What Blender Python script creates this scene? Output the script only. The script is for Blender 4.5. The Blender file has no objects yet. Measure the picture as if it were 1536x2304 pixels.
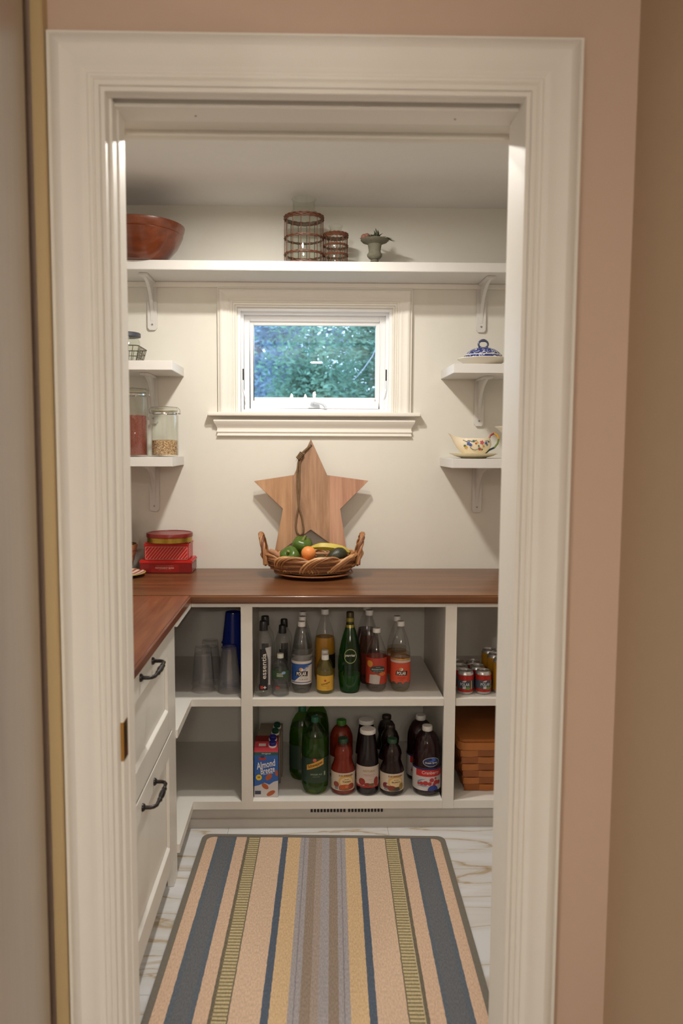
import bpy, bmesh, math, random
import numpy as np
from mathutils import Vector, Matrix

random.seed(7)
rng = np.random.default_rng(11)
SC = bpy.context.scene
COL = SC.collection
PI = math.pi

# ------------------------------------------------------------------ camera
CAM = (-0.012, -3.486, 1.47)
YAW, PITCH, ROLL = math.radians(1.189), math.radians(4.93), math.radians(0.231)
cd = bpy.data.cameras.new('camera')
cam = bpy.data.objects.new('camera', cd)
COL.objects.link(cam)
cam.matrix_world = Matrix.Translation(CAM) @ Matrix.Rotation(-YAW, 4, 'Z') @ Matrix.Rotation(PI / 2 - PITCH, 4, 'X') @ Matrix.Rotation(ROLL, 4, 'Z')
cd.sensor_fit = 'HORIZONTAL'
cd.sensor_width = 24.0
cd.lens = 24.0 * 1752.4 / 1536.0
cd.shift_x = (768.0 - 726.9) / 1536.0
cd.clip_start = 0.05
cd.dof.use_dof = True
cd.dof.focus_distance = 3.0
cd.dof.aperture_fstop = 2.8
SC.camera = cam

# ------------------------------------------------------------------ world, exposure
def lin(r, g, b):
    f = lambda c: (c / 255 / 12.92) if c / 255 <= 0.04045 else ((c / 255 + 0.055) / 1.055) ** 2.4
    return (f(r), f(g), f(b))

W = bpy.data.worlds.new('overcast_sky')
SC.world = W
W.use_nodes = True
bg = W.node_tree.nodes['Background']
bg.inputs[0].default_value = (0.52, 0.73, 1.0, 1)
bg.inputs[1].default_value = 5.5
vs = SC.view_settings
vs.view_transform = 'Standard'
vs.look = 'None'
vs.gamma = 1
vs.exposure = 0.0
vs.use_curve_mapping = False
SC.cycles.transparent_max_bounces = 32
SC.cycles.max_bounces = 10
SC.cycles.sample_clamp_indirect = 4.0

PANTRY_LIGHT = 740.0
PANTRY_LIGHT_2 = 290.0
KITCHEN_FILL = 720.0
FAR_LIGHT = 120.0
CANDLE_LIGHT = 1650.0
WARM = (1.0, 0.95, 0.87)

# ------------------------------------------------------------------ materials
MATS = {}
def _new(name):
    m = bpy.data.materials.new(name)
    m.use_nodes = True
    nt = m.node_tree
    nt.nodes.clear()
    out = nt.nodes.new('ShaderNodeOutputMaterial')
    return m, nt, out

def N(nt, t, **kw):
    n = nt.nodes.new(t)
    for k, v in kw.items():
        setattr(n, k, v)
    return n

def coords(nt, scale=(1, 1, 1), rot=(0, 0, 0)):
    tc = N(nt, 'ShaderNodeTexCoord')
    mp = N(nt, 'ShaderNodeMapping')
    mp.inputs['Scale'].default_value = scale
    mp.inputs['Rotation'].default_value = rot
    nt.links.new(tc.outputs['Object'], mp.inputs['Vector'])
    return mp.outputs['Vector']

def pm(name, rgb, rough=0.5, metal=0.0, var=0.06, scale=25.0, bump=0.0, bscale=200.0, spec=0.5, coat=0.0, trans=0.0):
    """plain procedural surface: base colour with slight noise variation and fine relief"""
    if name in MATS:
        return MATS[name]
    m, nt, out = _new(name)
    p = N(nt, 'ShaderNodeBsdfPrincipled')
    v = coords(nt)
    nz = N(nt, 'ShaderNodeTexNoise')
    nz.inputs['Scale'].default_value = scale
    nz.inputs['Detail'].default_value = 3
    nt.links.new(v, nz.inputs['Vector'])
    mx = N(nt, 'ShaderNodeMix', data_type='RGBA')
    a = [max(0, c * (1 - var)) for c in rgb]
    b = [min(1, c * (1 + var)) for c in rgb]
    mx.inputs[6].default_value = (*a, 1)
    mx.inputs[7].default_value = (*b, 1)
    nt.links.new(nz.outputs['Fac'], mx.inputs[0])
    nt.links.new(mx.outputs[2], p.inputs['Base Color'])
    p.inputs['Roughness'].default_value = rough
    p.inputs['Metallic'].default_value = metal
    p.inputs['Specular IOR Level'].default_value = spec
    if coat:
        p.inputs['Coat Weight'].default_value = coat
        p.inputs['Coat Roughness'].default_value = 0.08
    if trans:
        p.inputs['Transmission Weight'].default_value = trans
    if bump:
        n2 = N(nt, 'ShaderNodeTexNoise')
        n2.inputs['Scale'].default_value = bscale
        nt.links.new(v, n2.inputs['Vector'])
        bp = N(nt, 'ShaderNodeBump')
        bp.inputs['Strength'].default_value = bump
        bp.inputs['Distance'].default_value = 0.002
        nt.links.new(n2.outputs['Fac'], bp.inputs['Height'])
        nt.links.new(bp.outputs['Normal'], p.inputs['Normal'])
    nt.links.new(p.outputs[0], out.inputs[0])
    MATS[name] = m
    return m

def clear(name, tint=(0.95, 0.97, 0.96), body=None, bodyw=0.0, rough=0.03, edge=0.85):
    """thin clear glass or plastic: tinted see-through with Fresnel gloss"""
    if name in MATS:
        return MATS[name]
    m, nt, out = _new(name)
    tr = N(nt, 'ShaderNodeBsdfTransparent')
    v = coords(nt)
    nz = N(nt, 'ShaderNodeTexNoise')
    nz.inputs['Scale'].default_value = 12
    nt.links.new(v, nz.inputs['Vector'])
    mx = N(nt, 'ShaderNodeMix', data_type='RGBA')
    mx.inputs[6].default_value = (*[c * 0.97 for c in tint], 1)
    mx.inputs[7].default_value = (*tint, 1)
    nt.links.new(nz.outputs['Fac'], mx.inputs[0])
    nt.links.new(mx.outputs[2], tr.inputs[0])
    base = tr.outputs[0]
    if body:
        df = N(nt, 'ShaderNodeBsdfDiffuse')
        df.inputs[0].default_value = (*body, 1)
        tl = N(nt, 'ShaderNodeBsdfTranslucent')
        tl.inputs[0].default_value = (*body, 1)
        ad = N(nt, 'ShaderNodeMixShader')
        ad.inputs[0].default_value = 0.5
        nt.links.new(df.outputs[0], ad.inputs[1])
        nt.links.new(tl.outputs[0], ad.inputs[2])
        mb = N(nt, 'ShaderNodeMixShader')
        mb.inputs[0].default_value = bodyw
        nt.links.new(base, mb.inputs[1])
        nt.links.new(ad.outputs[0], mb.inputs[2])
        base = mb.outputs[0]
    gl = N(nt, 'ShaderNodeBsdfGlossy')
    gl.inputs['Roughness'].default_value = rough
    lw = N(nt, 'ShaderNodeLayerWeight')
    lw.inputs[0].default_value = 0.5
    pw = N(nt, 'ShaderNodeMath', operation='POWER')
    pw.inputs[1].default_value = 5.0
    nt.links.new(lw.outputs['Facing'], pw.inputs[0])
    ma = N(nt, 'ShaderNodeMath', operation='MULTIPLY_ADD')
    ma.inputs[1].default_value = edge
    ma.inputs[2].default_value = 0.045
    nt.links.new(pw.outputs[0], ma.inputs[0])
    ms = N(nt, 'ShaderNodeMixShader')
    nt.links.new(ma.outputs[0], ms.inputs[0])
    nt.links.new(base, ms.inputs[1])
    nt.links.new(gl.outputs[0], ms.inputs[2])
    nt.links.new(ms.outputs[0], out.inputs[0])
    MATS[name] = m
    return m

def emit(name, rgb, strength):
    if name in MATS:
        return MATS[name]
    m, nt, out = _new(name)
    e = N(nt, 'ShaderNodeEmission')
    e.inputs[0].default_value = (*rgb, 1)
    e.inputs[1].default_value = strength
    nt.links.new(e.outputs[0], out.inputs[0])
    MATS[name] = m
    return m

def ramp(nt, fac, stops, interp='LINEAR'):
    r = N(nt, 'ShaderNodeValToRGB')
    r.color_ramp.interpolation = interp
    el = r.color_ramp.elements
    while len(el) > 1:
        el.remove(el[-1])
    el[0].position = stops[0][0]
    el[0].color = (*stops[0][1], 1)
    for p, c in stops[1:]:
        e = el.new(p)
        e.color = (*c, 1)
    nt.links.new(fac, r.inputs[0])
    return r.outputs[0]

def wood(name, dark, mid, light, axis=0, scale=1.0, rough=0.35, coat=0.0, stretch=12.0, bump=0.08, curl=0.0):
    if name in MATS:
        return MATS[name]
    m, nt, out = _new(name)
    p = N(nt, 'ShaderNodeBsdfPrincipled')
    s = [stretch * scale] * 3
    s[axis] = 1.2 * scale
    v = coords(nt, tuple(s))
    nz = N(nt, 'ShaderNodeTexNoise')
    nz.inputs['Scale'].default_value = 1.6
    nz.inputs['Detail'].default_value = 8
    nz.inputs['Roughness'].default_value = 0.62
    nz.inputs['Distortion'].default_value = curl
    nt.links.new(v, nz.inputs['Vector'])
    s2 = [stretch * scale * 9] * 3
    s2[axis] = 3.0 * scale
    v2 = coords(nt, tuple(s2))
    n2 = N(nt, 'ShaderNodeTexNoise')
    n2.inputs['Scale'].default_value = 1.4
    n2.inputs['Detail'].default_value = 4
    nt.links.new(v2, n2.inputs['Vector'])
    mix = N(nt, 'ShaderNodeMath', operation='MULTIPLY_ADD')
    mix.inputs[1].default_value = 0.35
    nt.links.new(n2.outputs['Fac'], mix.inputs[0])
    mul = N(nt, 'ShaderNodeMath', operation='MULTIPLY')
    mul.inputs[1].default_value = 0.65
    nt.links.new(nz.outputs['Fac'], mul.inputs[0])
    nt.links.new(mul.outputs[0], mix.inputs[2])
    c = ramp(nt, mix.outputs[0], [(0.33, dark), (0.5, mid), (0.66, light)])
    nt.links.new(c, p.inputs['Base Color'])
    p.inputs['Roughness'].default_value = rough
    if coat:
        p.inputs['Coat Weight'].default_value = coat
        p.inputs['Coat Roughness'].default_value = 0.12
    bp = N(nt, 'ShaderNodeBump')
    bp.inputs['Strength'].default_value = bump
    bp.inputs['Distance'].default_value = 0.002
    nt.links.new(mix.outputs[0], bp.inputs['Height'])
    nt.links.new(bp.outputs['Normal'], p.inputs['Normal'])
    nt.links.new(p.outputs[0], out.inputs[0])
    MATS[name] = m
    return m

def steel_mat(name, rgb, rough):
    m, nt, out = _new(name)
    p = N(nt, 'ShaderNodeBsdfPrincipled')
    v = coords(nt, (2, 300, 2))
    nz = N(nt, 'ShaderNodeTexNoise')
    nz.inputs['Scale'].default_value = 2
    nt.links.new(v, nz.inputs['Vector'])
    c = ramp(nt, nz.outputs['Fac'], [(0.3, [k * 0.9 for k in rgb]), (0.7, rgb)])
    nt.links.new(c, p.inputs['Base Color'])
    p.inputs['Metallic'].default_value = 0.9
    p.inputs['Roughness'].default_value = rough
    nt.links.new(p.outputs[0], out.inputs[0])
    return m

def marble(name):
    m, nt, out = _new(name)
    p = N(nt, 'ShaderNodeBsdfPrincipled')
    geo = N(nt, 'ShaderNodeNewGeometry')
    mp = N(nt, 'ShaderNodeMapping')
    mp.inputs['Rotation'].default_value = (0, 0, math.radians(-28))
    mp.inputs['Scale'].default_value = (0.6, 3.2, 1)
    nt.links.new(geo.outputs['Position'], mp.inputs['Vector'])
    n1 = N(nt, 'ShaderNodeTexNoise')
    n1.inputs['Scale'].default_value = 1.7
    n1.inputs['Detail'].default_value = 6
    n1.inputs['Distortion'].default_value = 0.8
    nt.links.new(mp.outputs[0], n1.inputs['Vector'])
    c1 = ramp(nt, n1.outputs['Fac'], [(0.40, (0.66, 0.66, 0.67)), (0.485, (0.60, 0.59, 0.57)), (0.50, (0.44, 0.34, 0.22)), (0.515, (0.6, 0.58, 0.55)),
                                      (0.60, (0.68, 0.68, 0.69)), (0.66, (0.52, 0.46, 0.38)), (0.72, (0.66, 0.65, 0.64))])
    nt.links.new(c1, p.inputs['Base Color'])
    p.inputs['Roughness'].default_value = 0.22
    nt.links.new(p.outputs[0], out.inputs[0])
    return m

def rug_mat(name, width):
    m, nt, out = _new(name)
    p = N(nt, 'ShaderNodeBsdfPrincipled')
    tc = N(nt, 'ShaderNodeTexCoord')
    sx = N(nt, 'ShaderNodeSeparateXYZ')
    nt.links.new(tc.outputs['Object'], sx.inputs[0])
    u = N(nt, 'ShaderNodeMath', operation='MULTIPLY_ADD')
    u.inputs[1].default_value = 1 / width
    u.inputs[2].default_value = 0.5
    nt.links.new(sx.outputs['X'], u.inputs[0])
    # slight wobble of the stripe edges, as woven
    nw = N(nt, 'ShaderNodeTexNoise')
    nw.inputs['Scale'].default_value = 60
    nt.links.new(tc.outputs['Object'], nw.inputs['Vector'])
    wob = N(nt, 'ShaderNodeMath', operation='MULTIPLY_ADD')
    wob.inputs[1].default_value = 0.004
    nt.links.new(nw.outputs['Fac'], wob.inputs[0])
    nt.links.new(u.outputs[0], wob.inputs[2])
    cream, blue, tan = lin(206, 176, 152), lin(96, 104, 113), lin(208, 178, 140)
    dark, lad, grey, taupe, cream2 = lin(112, 104, 90), lin(190, 175, 140), lin(164, 158, 160), lin(150, 134, 120), lin(208, 180, 156)
    navy = lin(88, 98, 112)
    px = [(290, cream), (340, blue), (356, lin(104, 106, 110)), (410, blue), (424, cream), (470, dark), (480, lad), (527, dark), (530, cream2), (625, navy), (652, tan), (708, grey),
          (722, lin(140, 134, 138)), (726, grey), (744, taupe), (775, lin(166, 150, 140)), (800, grey), (830, taupe), (862, grey), (880, lin(140, 134, 138)), (884, grey), (899, tan), (957, navy), (981, cream2),
          (1074, dark), (1077, lad), (1124, dark), (1138, cream), (1184, blue), (1198, lin(104, 106, 110)), (1258, blue), (1273, cream)]
    st = [(max(0.0, (q - 290) / 1030), c) for q, c in px]
    c = ramp(nt, wob.outputs[0], st, 'CONSTANT')
    # ladder cross lines, weft rows
    wv = N(nt, 'ShaderNodeTexWave', wave_type='BANDS', bands_direction='Y')
    wv.inputs['Scale'].default_value = 22
    wv.inputs['Distortion'].default_value = 0.6
    nt.links.new(tc.outputs['Object'], wv.inputs['Vector'])
    # mask of the two ladder bands
    def band(a, b):
        g = N(nt, 'ShaderNodeMath', operation='GREATER_THAN')
        g.inputs[1].default_value = (a - 290) / 1030
        l = N(nt, 'ShaderNodeMath', operation='LESS_THAN')
        l.inputs[1].default_value = (b - 290) / 1030
        nt.links.new(wob.outputs[0], g.inputs[0])
        nt.links.new(wob.outputs[0], l.inputs[0])
        mm = N(nt, 'ShaderNodeMath', operation='MULTIPLY')
        nt.links.new(g.outputs[0], mm.inputs[0])
        nt.links.new(l.outputs[0], mm.inputs[1])
        return mm.outputs[0]
    s = N(nt, 'ShaderNodeMath', operation='ADD')
    nt.links.new(band(480, 527), s.inputs[0])
    nt.links.new(band(1077, 1124), s.inputs[1])
    thr = N(nt, 'ShaderNodeMath', operation='LESS_THAN')
    thr.inputs[1].default_value = 0.38
    nt.links.new(wv.outputs['Fac'], thr.inputs[0])
    lm = N(nt, 'ShaderNodeMath', operation='MULTIPLY')
    nt.links.new(s.outputs[0], lm.inputs[0])
    nt.links.new(thr.outputs[0], lm.inputs[1])
    mx = N(nt, 'ShaderNodeMix', data_type='RGBA')
    nt.links.new(lm.outputs[0], mx.inputs[0])
    nt.links.new(c, mx.inputs[6])
    mx.inputs[7].default_value = (*lin(132, 120, 88), 1)
    # fibre mottling
    mp = N(nt, 'ShaderNodeMapping')
    mp.inputs['Scale'].default_value = (260, 90, 1)
    nt.links.new(tc.outputs['Object'], mp.inputs[0])
    nf = N(nt, 'ShaderNodeTexNoise')
    nf.inputs['Scale'].default_value = 1.0
    nf.inputs['Detail'].default_value = 2
    nt.links.new(mp.outputs[0], nf.inputs['Vector'])
    hs = N(nt, 'ShaderNodeMapRange')
    hs.inputs[1].default_value = 0.3
    hs.inputs[2].default_value = 0.7
    hs.inputs[3].default_value = 0.82
    hs.inputs[4].default_value = 1.14
    nt.links.new(nf.outputs['Fac'], hs.inputs[0])
    mu = N(nt, 'ShaderNodeMix', data_type='RGBA', blend_type='MULTIPLY')
    mu.inputs[0].default_value = 1
    nt.links.new(mx.outputs[2], mu.inputs[6])
    nt.links.new(hs.outputs[0], mu.inputs[7])
    nt.links.new(mu.outputs[2], p.inputs['Base Color'])
    p.inputs['Roughness'].default_value = 0.95
    p.inputs['Specular IOR Level'].default_value = 0.1
    wr = N(nt, 'ShaderNodeTexWave', wave_type='BANDS', bands_direction='Y')
    wr.inputs['Scale'].default_value = 60
    nt.links.new(tc.outputs['Object'], wr.inputs['Vector'])
    hm = N(nt, 'ShaderNodeMath', operation='ADD')
    nt.links.new(wr.outputs['Fac'], hm.inputs[0])
    nt.links.new(nf.outputs['Fac'], hm.inputs[1])
    bp = N(nt, 'ShaderNodeBump')
    bp.inputs['Strength'].default_value = 0.4
    bp.inputs['Distance'].default_value = 0.002
    nt.links.new(hm.outputs[0], bp.inputs['Height'])
    nt.links.new(bp.outputs['Normal'], p.inputs['Normal'])
    nt.links.new(p.outputs[0], out.inputs[0])
    return m

def speckle(name, cols, scale, rough=0.7):
    m, nt, out = _new(name)
    p = N(nt, 'ShaderNodeBsdfPrincipled')
    v = coords(nt)
    vo = N(nt, 'ShaderNodeTexVoronoi')
    vo.inputs['Scale'].default_value = scale
    nt.links.new(v, vo.inputs['Vector'])
    sp = N(nt, 'ShaderNodeSeparateColor')
    nt.links.new(vo.outputs['Color'], sp.inputs[0])
    k = len(cols)
    c = ramp(nt, sp.outputs[0], [(i / k, cc) for i, cc in enumerate(cols)], 'CONSTANT')
    nt.links.new(c, p.inputs['Base Color'])
    p.inputs['Roughness'].default_value = rough
    bp = N(nt, 'ShaderNodeBump')
    bp.inputs['Strength'].default_value = 0.6
    bp.inputs['Distance'].default_value = 0.002
    nt.links.new(vo.outputs['Distance'], bp.inputs['Height'])
    bp.invert = True
    nt.links.new(bp.outputs['Normal'], p.inputs['Normal'])
    nt.links.new(p.outputs[0], out.inputs[0])
    return m

def willow(name):
    """white china with blue printed pattern"""
    m, nt, out = _new(name)
    p = N(nt, 'ShaderNodeBsdfPrincipled')
    v = coords(nt)
    nz = N(nt, 'ShaderNodeTexNoise')
    nz.inputs['Scale'].default_value = 65
    nz.inputs['Detail'].default_value = 4
    nz.inputs['Distortion'].default_value = 1.5
    nt.links.new(v, nz.inputs['Vector'])
    c = ramp(nt, nz.outputs['Fac'], [(0.50, lin(44, 54, 112)), (0.56, lin(100, 112, 160)), (0.60, lin(205, 208, 220))])
    nt.links.new(c, p.inputs['Base Color'])
    p.inputs['Roughness'].default_value = 0.12
    nt.links.new(p.outputs[0], out.inputs[0])
    return m

def foliage_mat(name, a, b, c):
    m, nt, out = _new(name)
    geo = N(nt, 'ShaderNodeNewGeometry')
    nz = N(nt, 'ShaderNodeTexNoise')
    nz.inputs['Scale'].default_value = 3.5
    nz.inputs['Detail'].default_value = 5
    nt.links.new(geo.outputs['Position'], nz.inputs['Vector'])
    col = ramp(nt, nz.outputs['Fac'], [(0.3, a), (0.5, b), (0.7, c)])
    d = N(nt, 'ShaderNodeBsdfDiffuse')
    t = N(nt, 'ShaderNodeBsdfTranslucent')
    nt.links.new(col, d.inputs[0])
    nt.links.new(col, t.inputs[0])
    ms = N(nt, 'ShaderNodeMixShader')
    ms.inputs[0].default_value = 0.4
    nt.links.new(d.outputs[0], ms.inputs[1])
    nt.links.new(t.outputs[0], ms.inputs[2])
    nt.links.new(ms.outputs[0], out.inputs[0])
    return m

TRIM = pm('white_trim_paint', (0.80, 0.765, 0.70), 0.48, var=0.015, bump=0.03, bscale=60, spec=0.3)
CABW = pm('white_cabinet_paint', (0.78, 0.755, 0.70), 0.32, var=0.015, bump=0.03, bscale=60)
SHELFW = pm('white_shelf_paint', (0.68, 0.66, 0.63), 0.4, var=0.015)
VINYL = pm('white_window_vinyl', (0.84, 0.85, 0.86), 0.3, var=0.01)
PWALL = pm('cream_wall_paint', (0.725, 0.70, 0.63), 0.7, var=0.02, bump=0.05, bscale=300)
PCEIL = pm('pantry_ceiling_paint', (0.72, 0.70, 0.67), 0.8, var=0.02, bump=0.04, bscale=300)
KWALL = pm('beige_kitchen_wall_paint', (0.60, 0.44, 0.335), 0.7, var=0.02, bump=0.05, bscale=300)
HWALL = pm('tan_hall_wall', (0.46, 0.335, 0.22), 0.7, var=0.02, bump=0.05, bscale=300)  # hall wall set darker and yellower than the kitchen wall
KCEIL = pm('kitchen_ceiling_paint', (0.8, 0.78, 0.74), 0.8, var=0.02)
PANELM = pm('tan_filler_paint', (0.52, 0.38, 0.19), 0.5, var=0.03)
BRONZE = pm('dark_bronze', (0.035, 0.03, 0.028), 0.32, metal=0.7, var=0.2, scale=60)
BRASS = pm('aged_brass', (0.55, 0.30, 0.08), 0.18, metal=1.0, var=0.1)
CHROME = pm('bright_wire', (0.6, 0.6, 0.6), 0.2, metal=1.0)
BLACK = pm('black_plastic', (0.014, 0.014, 0.016), 0.35)
WHITEP = pm('white_plastic', (0.78, 0.77, 0.75), 0.35)
SCREW = pm('screw_metal', (0.35, 0.34, 0.33), 0.35, metal=0.8)
GLASS = clear('clear_glass', (0.972, 0.98, 0.962), edge=0.95)
PET = clear('clear_plastic', (0.96, 0.965, 0.965), body=(0.75, 0.76, 0.78), bodyw=0.02, rough=0.06)
CUPP = clear('clear_cup_plastic', (0.975, 0.975, 0.98), body=(0.85, 0.85, 0.87), bodyw=0.055, rough=0.08, edge=0.95)
JGLASS = clear('juice_bottle_glass', (0.97, 0.975, 0.97), edge=0.35, rough=0.03)
WATER = clear('clear_water', (0.93, 0.94, 0.95), edge=0.2)

# ------------------------------------------------------------------ mesh helpers
class MB:
    def __init__(s):
        s.v, s.f = [], []
    def add(s, vs_, fs):
        o = len(s.v)
        s.v += [tuple(p) for p in vs_]
        s.f += [tuple(i + o for i in f) for f in fs]
        return s
    def box(s, x0, x1, y0, y1, z0, z1):
        return s.add([(x0, y0, z0), (x1, y0, z0), (x1, y1, z0), (x0, y1, z0), (x0, y0, z1), (x1, y0, z1), (x1, y1, z1), (x0, y1, z1)],
                     [(3, 2, 1, 0), (4, 5, 6, 7), (0, 1, 5, 4), (1, 2, 6, 5), (2, 3, 7, 6), (3, 0, 4, 7)])
    def prism(s, poly, fn, d0, d1):
        """poly of 2-D points extruded from d0 to d1; fn(u, v, d) gives the 3-D point"""
        n = len(poly)
        vs_ = [fn(u, v, d0) for u, v in poly] + [fn(u, v, d1) for u, v in poly]
        fs = [tuple(range(n - 1, -1, -1)), tuple(range(n, 2 * n))]
        fs += [(i, (i + 1) % n, n + (i + 1) % n, n + i) for i in range(n)]
        return s.add(vs_, fs)
    def lathe(s, prof, seg=28, cx=0, cy=0, rf=None, cap0=False, cap1=False, sx=1, sy=1):
        vs_ = []
        for r, z in prof:
            for i in range(seg):
                a = 2 * PI * i / seg
                rr = r * (rf(a, z) if rf else 1)
                vs_.append((cx + sx * rr * math.cos(a), cy + sy * rr * math.sin(a), z))
        fs = []
        for j in range(len(prof) - 1):
            for i in range(seg):
                k = (i + 1) % seg
                fs.append((j * seg + i, j * seg + k, (j + 1) * seg + k, (j + 1) * seg + i))
        if cap0:
            fs.append(tuple(range(seg - 1, -1, -1)))
        if cap1:
            b = (len(prof) - 1) * seg
            fs.append(tuple(range(b, b + seg)))
        return s.add(vs_, fs)
    def tube(s, pts, r, seg=6, closed=False, flat=1.0):
        P = [Vector(p) for p in pts]
        n = len(P)
        rr = r if hasattr(r, '__len__') else [r] * n
        vs_, fs = [], []
        up = None
        for i in range(n):
            a = P[(i - 1) % n] if (closed or i > 0) else P[i]
            b = P[(i + 1) % n] if (closed or i < n - 1) else P[i]
            t = (b - a).normalized()
            if up is None:
                up = Vector((0, 0, 1)) if abs(t.z) < 0.9 else Vector((0, 1, 0))
            sd = t.cross(up)
            if sd.length < 1e-6:
                sd = t.cross(Vector((1, 0, 0)))
            sd.normalize()
            up = sd.cross(t).normalized()
            for k in range(seg):
                w = 2 * PI * k / seg
                vs_.append(P[i] + sd * (rr[i] * math.cos(w)) + up * (rr[i] * flat * math.sin(w)))
        m = n if closed else n - 1
        for i in range(m):
            for k in range(seg):
                j, l = (i + 1) % n, (k + 1) % seg
                fs.append((i * seg + k, i * seg + l, j * seg + l, j * seg + k))
        if not closed:
            fs.append(tuple(range(seg - 1, -1, -1)))
            fs.append(tuple(range((n - 1) * seg, n * seg)))
        return s.add(vs_, fs)
    def ball(s, c, rx, ry, rz, seg=16, rings=10, rot=None):
        vs_, fs = [], []
        for j in range(rings + 1):
            t = PI * j / rings
            for i in range(seg):
                a = 2 * PI * i / seg
                p = Vector((rx * math.sin(t) * math.cos(a), ry * math.sin(t) * math.sin(a), rz * math.cos(t)))
                if rot:
                    p = rot @ p
                vs_.append(p + Vector(c))
        for j in range(rings):
            for i in range(seg):
                k = (i + 1) % seg
                fs.append((j * seg + i, (j + 1) * seg + i, (j + 1) * seg + k, j * seg + k))
        return s.add(vs_, fs)
    def mesh(s, name, bevel=0.0, smooth=None, segs=2):
        me = bpy.data.meshes.new(name)
        me.from_pydata(s.v, [], s.f)
        bm = bmesh.new()
        bm.from_mesh(me)
        bmesh.ops.remove_doubles(bm, verts=bm.verts, dist=1e-6)
        bmesh.ops.recalc_face_normals(bm, faces=bm.faces)
        if bevel:
            bmesh.ops.bevel(bm, geom=[e for e in bm.edges if len(e.link_faces) == 2 and e.calc_face_angle(0) > 0.5], offset=bevel, segments=segs, affect='EDGES', clamp_overlap=True)
        bm.to_mesh(me)
        bm.free()
        if smooth is not None:
            for p in me.polygons:
                p.use_smooth = True
            if smooth > 0:
                me.set_sharp_from_angle(angle=math.radians(smooth))
        return me

def put(name, mb, mat, parent=None, loc=(0, 0, 0), bevel=0.0, smooth=None, label=None, cat=None, group=None, kind=None, rot=None, segs=2):
    me = mb if isinstance(mb, bpy.types.Mesh) else mb.mesh(name, bevel, smooth, segs)
    if mat and not me.materials:
        me.materials.append(mat)
    o = bpy.data.objects.new(name, me)
    COL.objects.link(o)
    o.location = loc
    if rot:
        o.rotation_euler = rot
    if parent:
        o.parent = parent
    tag(o, label, cat, group, kind)
    return o

def tag(o, label=None, cat=None, group=None, kind=None):
    if label: o['label'] = label
    if cat: o['category'] = cat
    if group: o['group'] = group
    if kind: o['kind'] = kind
    return o

def thing(name, label, cat, loc=(0, 0, 0), rz=0.0, group=None, kind=None):
    o = bpy.data.objects.new(name, None)
    o.empty_display_size = 0.05
    COL.objects.link(o)
    o.location = loc
    o.rotation_euler = (0, 0, rz)
    return tag(o, label, cat, group, kind)

def copy_tree(o, parent=None):
    c = o.copy()
    COL.objects.link(c)
    c.parent = parent
    for ch in list(o.children):
        copy_tree(ch, c)
    return c

def dup(o, loc, label, rz=None):
    c = copy_tree(o)
    c.location = loc
    if rz is not None:
        c.rotation_euler = (0, 0, rz)
    c['label'] = label
    return c

# flat print: shapes given in (u right, v up); wrapped round radius R (facing -y) or laid on the plane y=-d
def wrap(u, v, R, off):
    if R is None:
        return (u, -off, v)
    a = u / R
    return ((R + off) * math.sin(a), -(R + off) * math.cos(a), v)

def patch(mb, poly, R, off, rings=5):
    cu = sum(p[0] for p in poly) / len(poly)
    cv = sum(p[1] for p in poly) / len(poly)
    # densify the outline
    pts = []
    n = len(poly)
    for i in range(n):
        (a, b), (c, d) = poly[i], poly[(i + 1) % n]
        k = max(1, int(math.hypot(c - a, d - b) / 0.006)) if R else 1
        for j in range(k):
            pts.append((a + (c - a) * j / k, b + (d - b) * j / k))
    if R is None:
        rings = 1
    n = len(pts)
    vs_ = [wrap(cu, cv, R, off)]
    fs = []
    for r in range(1, rings + 1):
        t = r / rings
        for (a, b) in pts:
            vs_.append(wrap(cu + (a - cu) * t, cv + (b - cv) * t, R, off))
    for i in range(n):
        fs.append((0, 1 + i, 1 + (i + 1) % n))
    for r in range(1, rings):
        b0, b1 = 1 + (r - 1) * n, 1 + r * n
        for i in range(n):
            j = (i + 1) % n
            fs.append((b0 + i, b1 + i, b1 + j, b0 + j))
    mb.add(vs_, fs)

def rect(u0, u1, v0, v1):
    return [(u0, v0), (u1, v0), (u1, v1), (u0, v1)]

def oval(cu, cv, a, b, n=22, rot=0.0):
    return [(cu + a * math.cos(t) * math.cos(rot) - b * math.sin(t) * math.sin(rot), cv + a * math.cos(t) * math.sin(rot) + b * math.sin(t) * math.cos(rot))
            for t in [2 * PI * i / n for i in range(n)]]

def strip(mb, R, off, u0, u1, v0, v1, n=None):
    n = n or max(2, int(abs(u1 - u0) / 0.006))
    vs_, fs = [], []
    for i in range(n + 1):
        u = u0 + (u1 - u0) * i / n
        vs_ += [wrap(u, v0, R, off), wrap(u, v1, R, off)]
    for i in range(n):
        fs.append((2 * i, 2 * i + 2, 2 * i + 3, 2 * i + 1))
    mb.add(vs_, fs)

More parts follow.
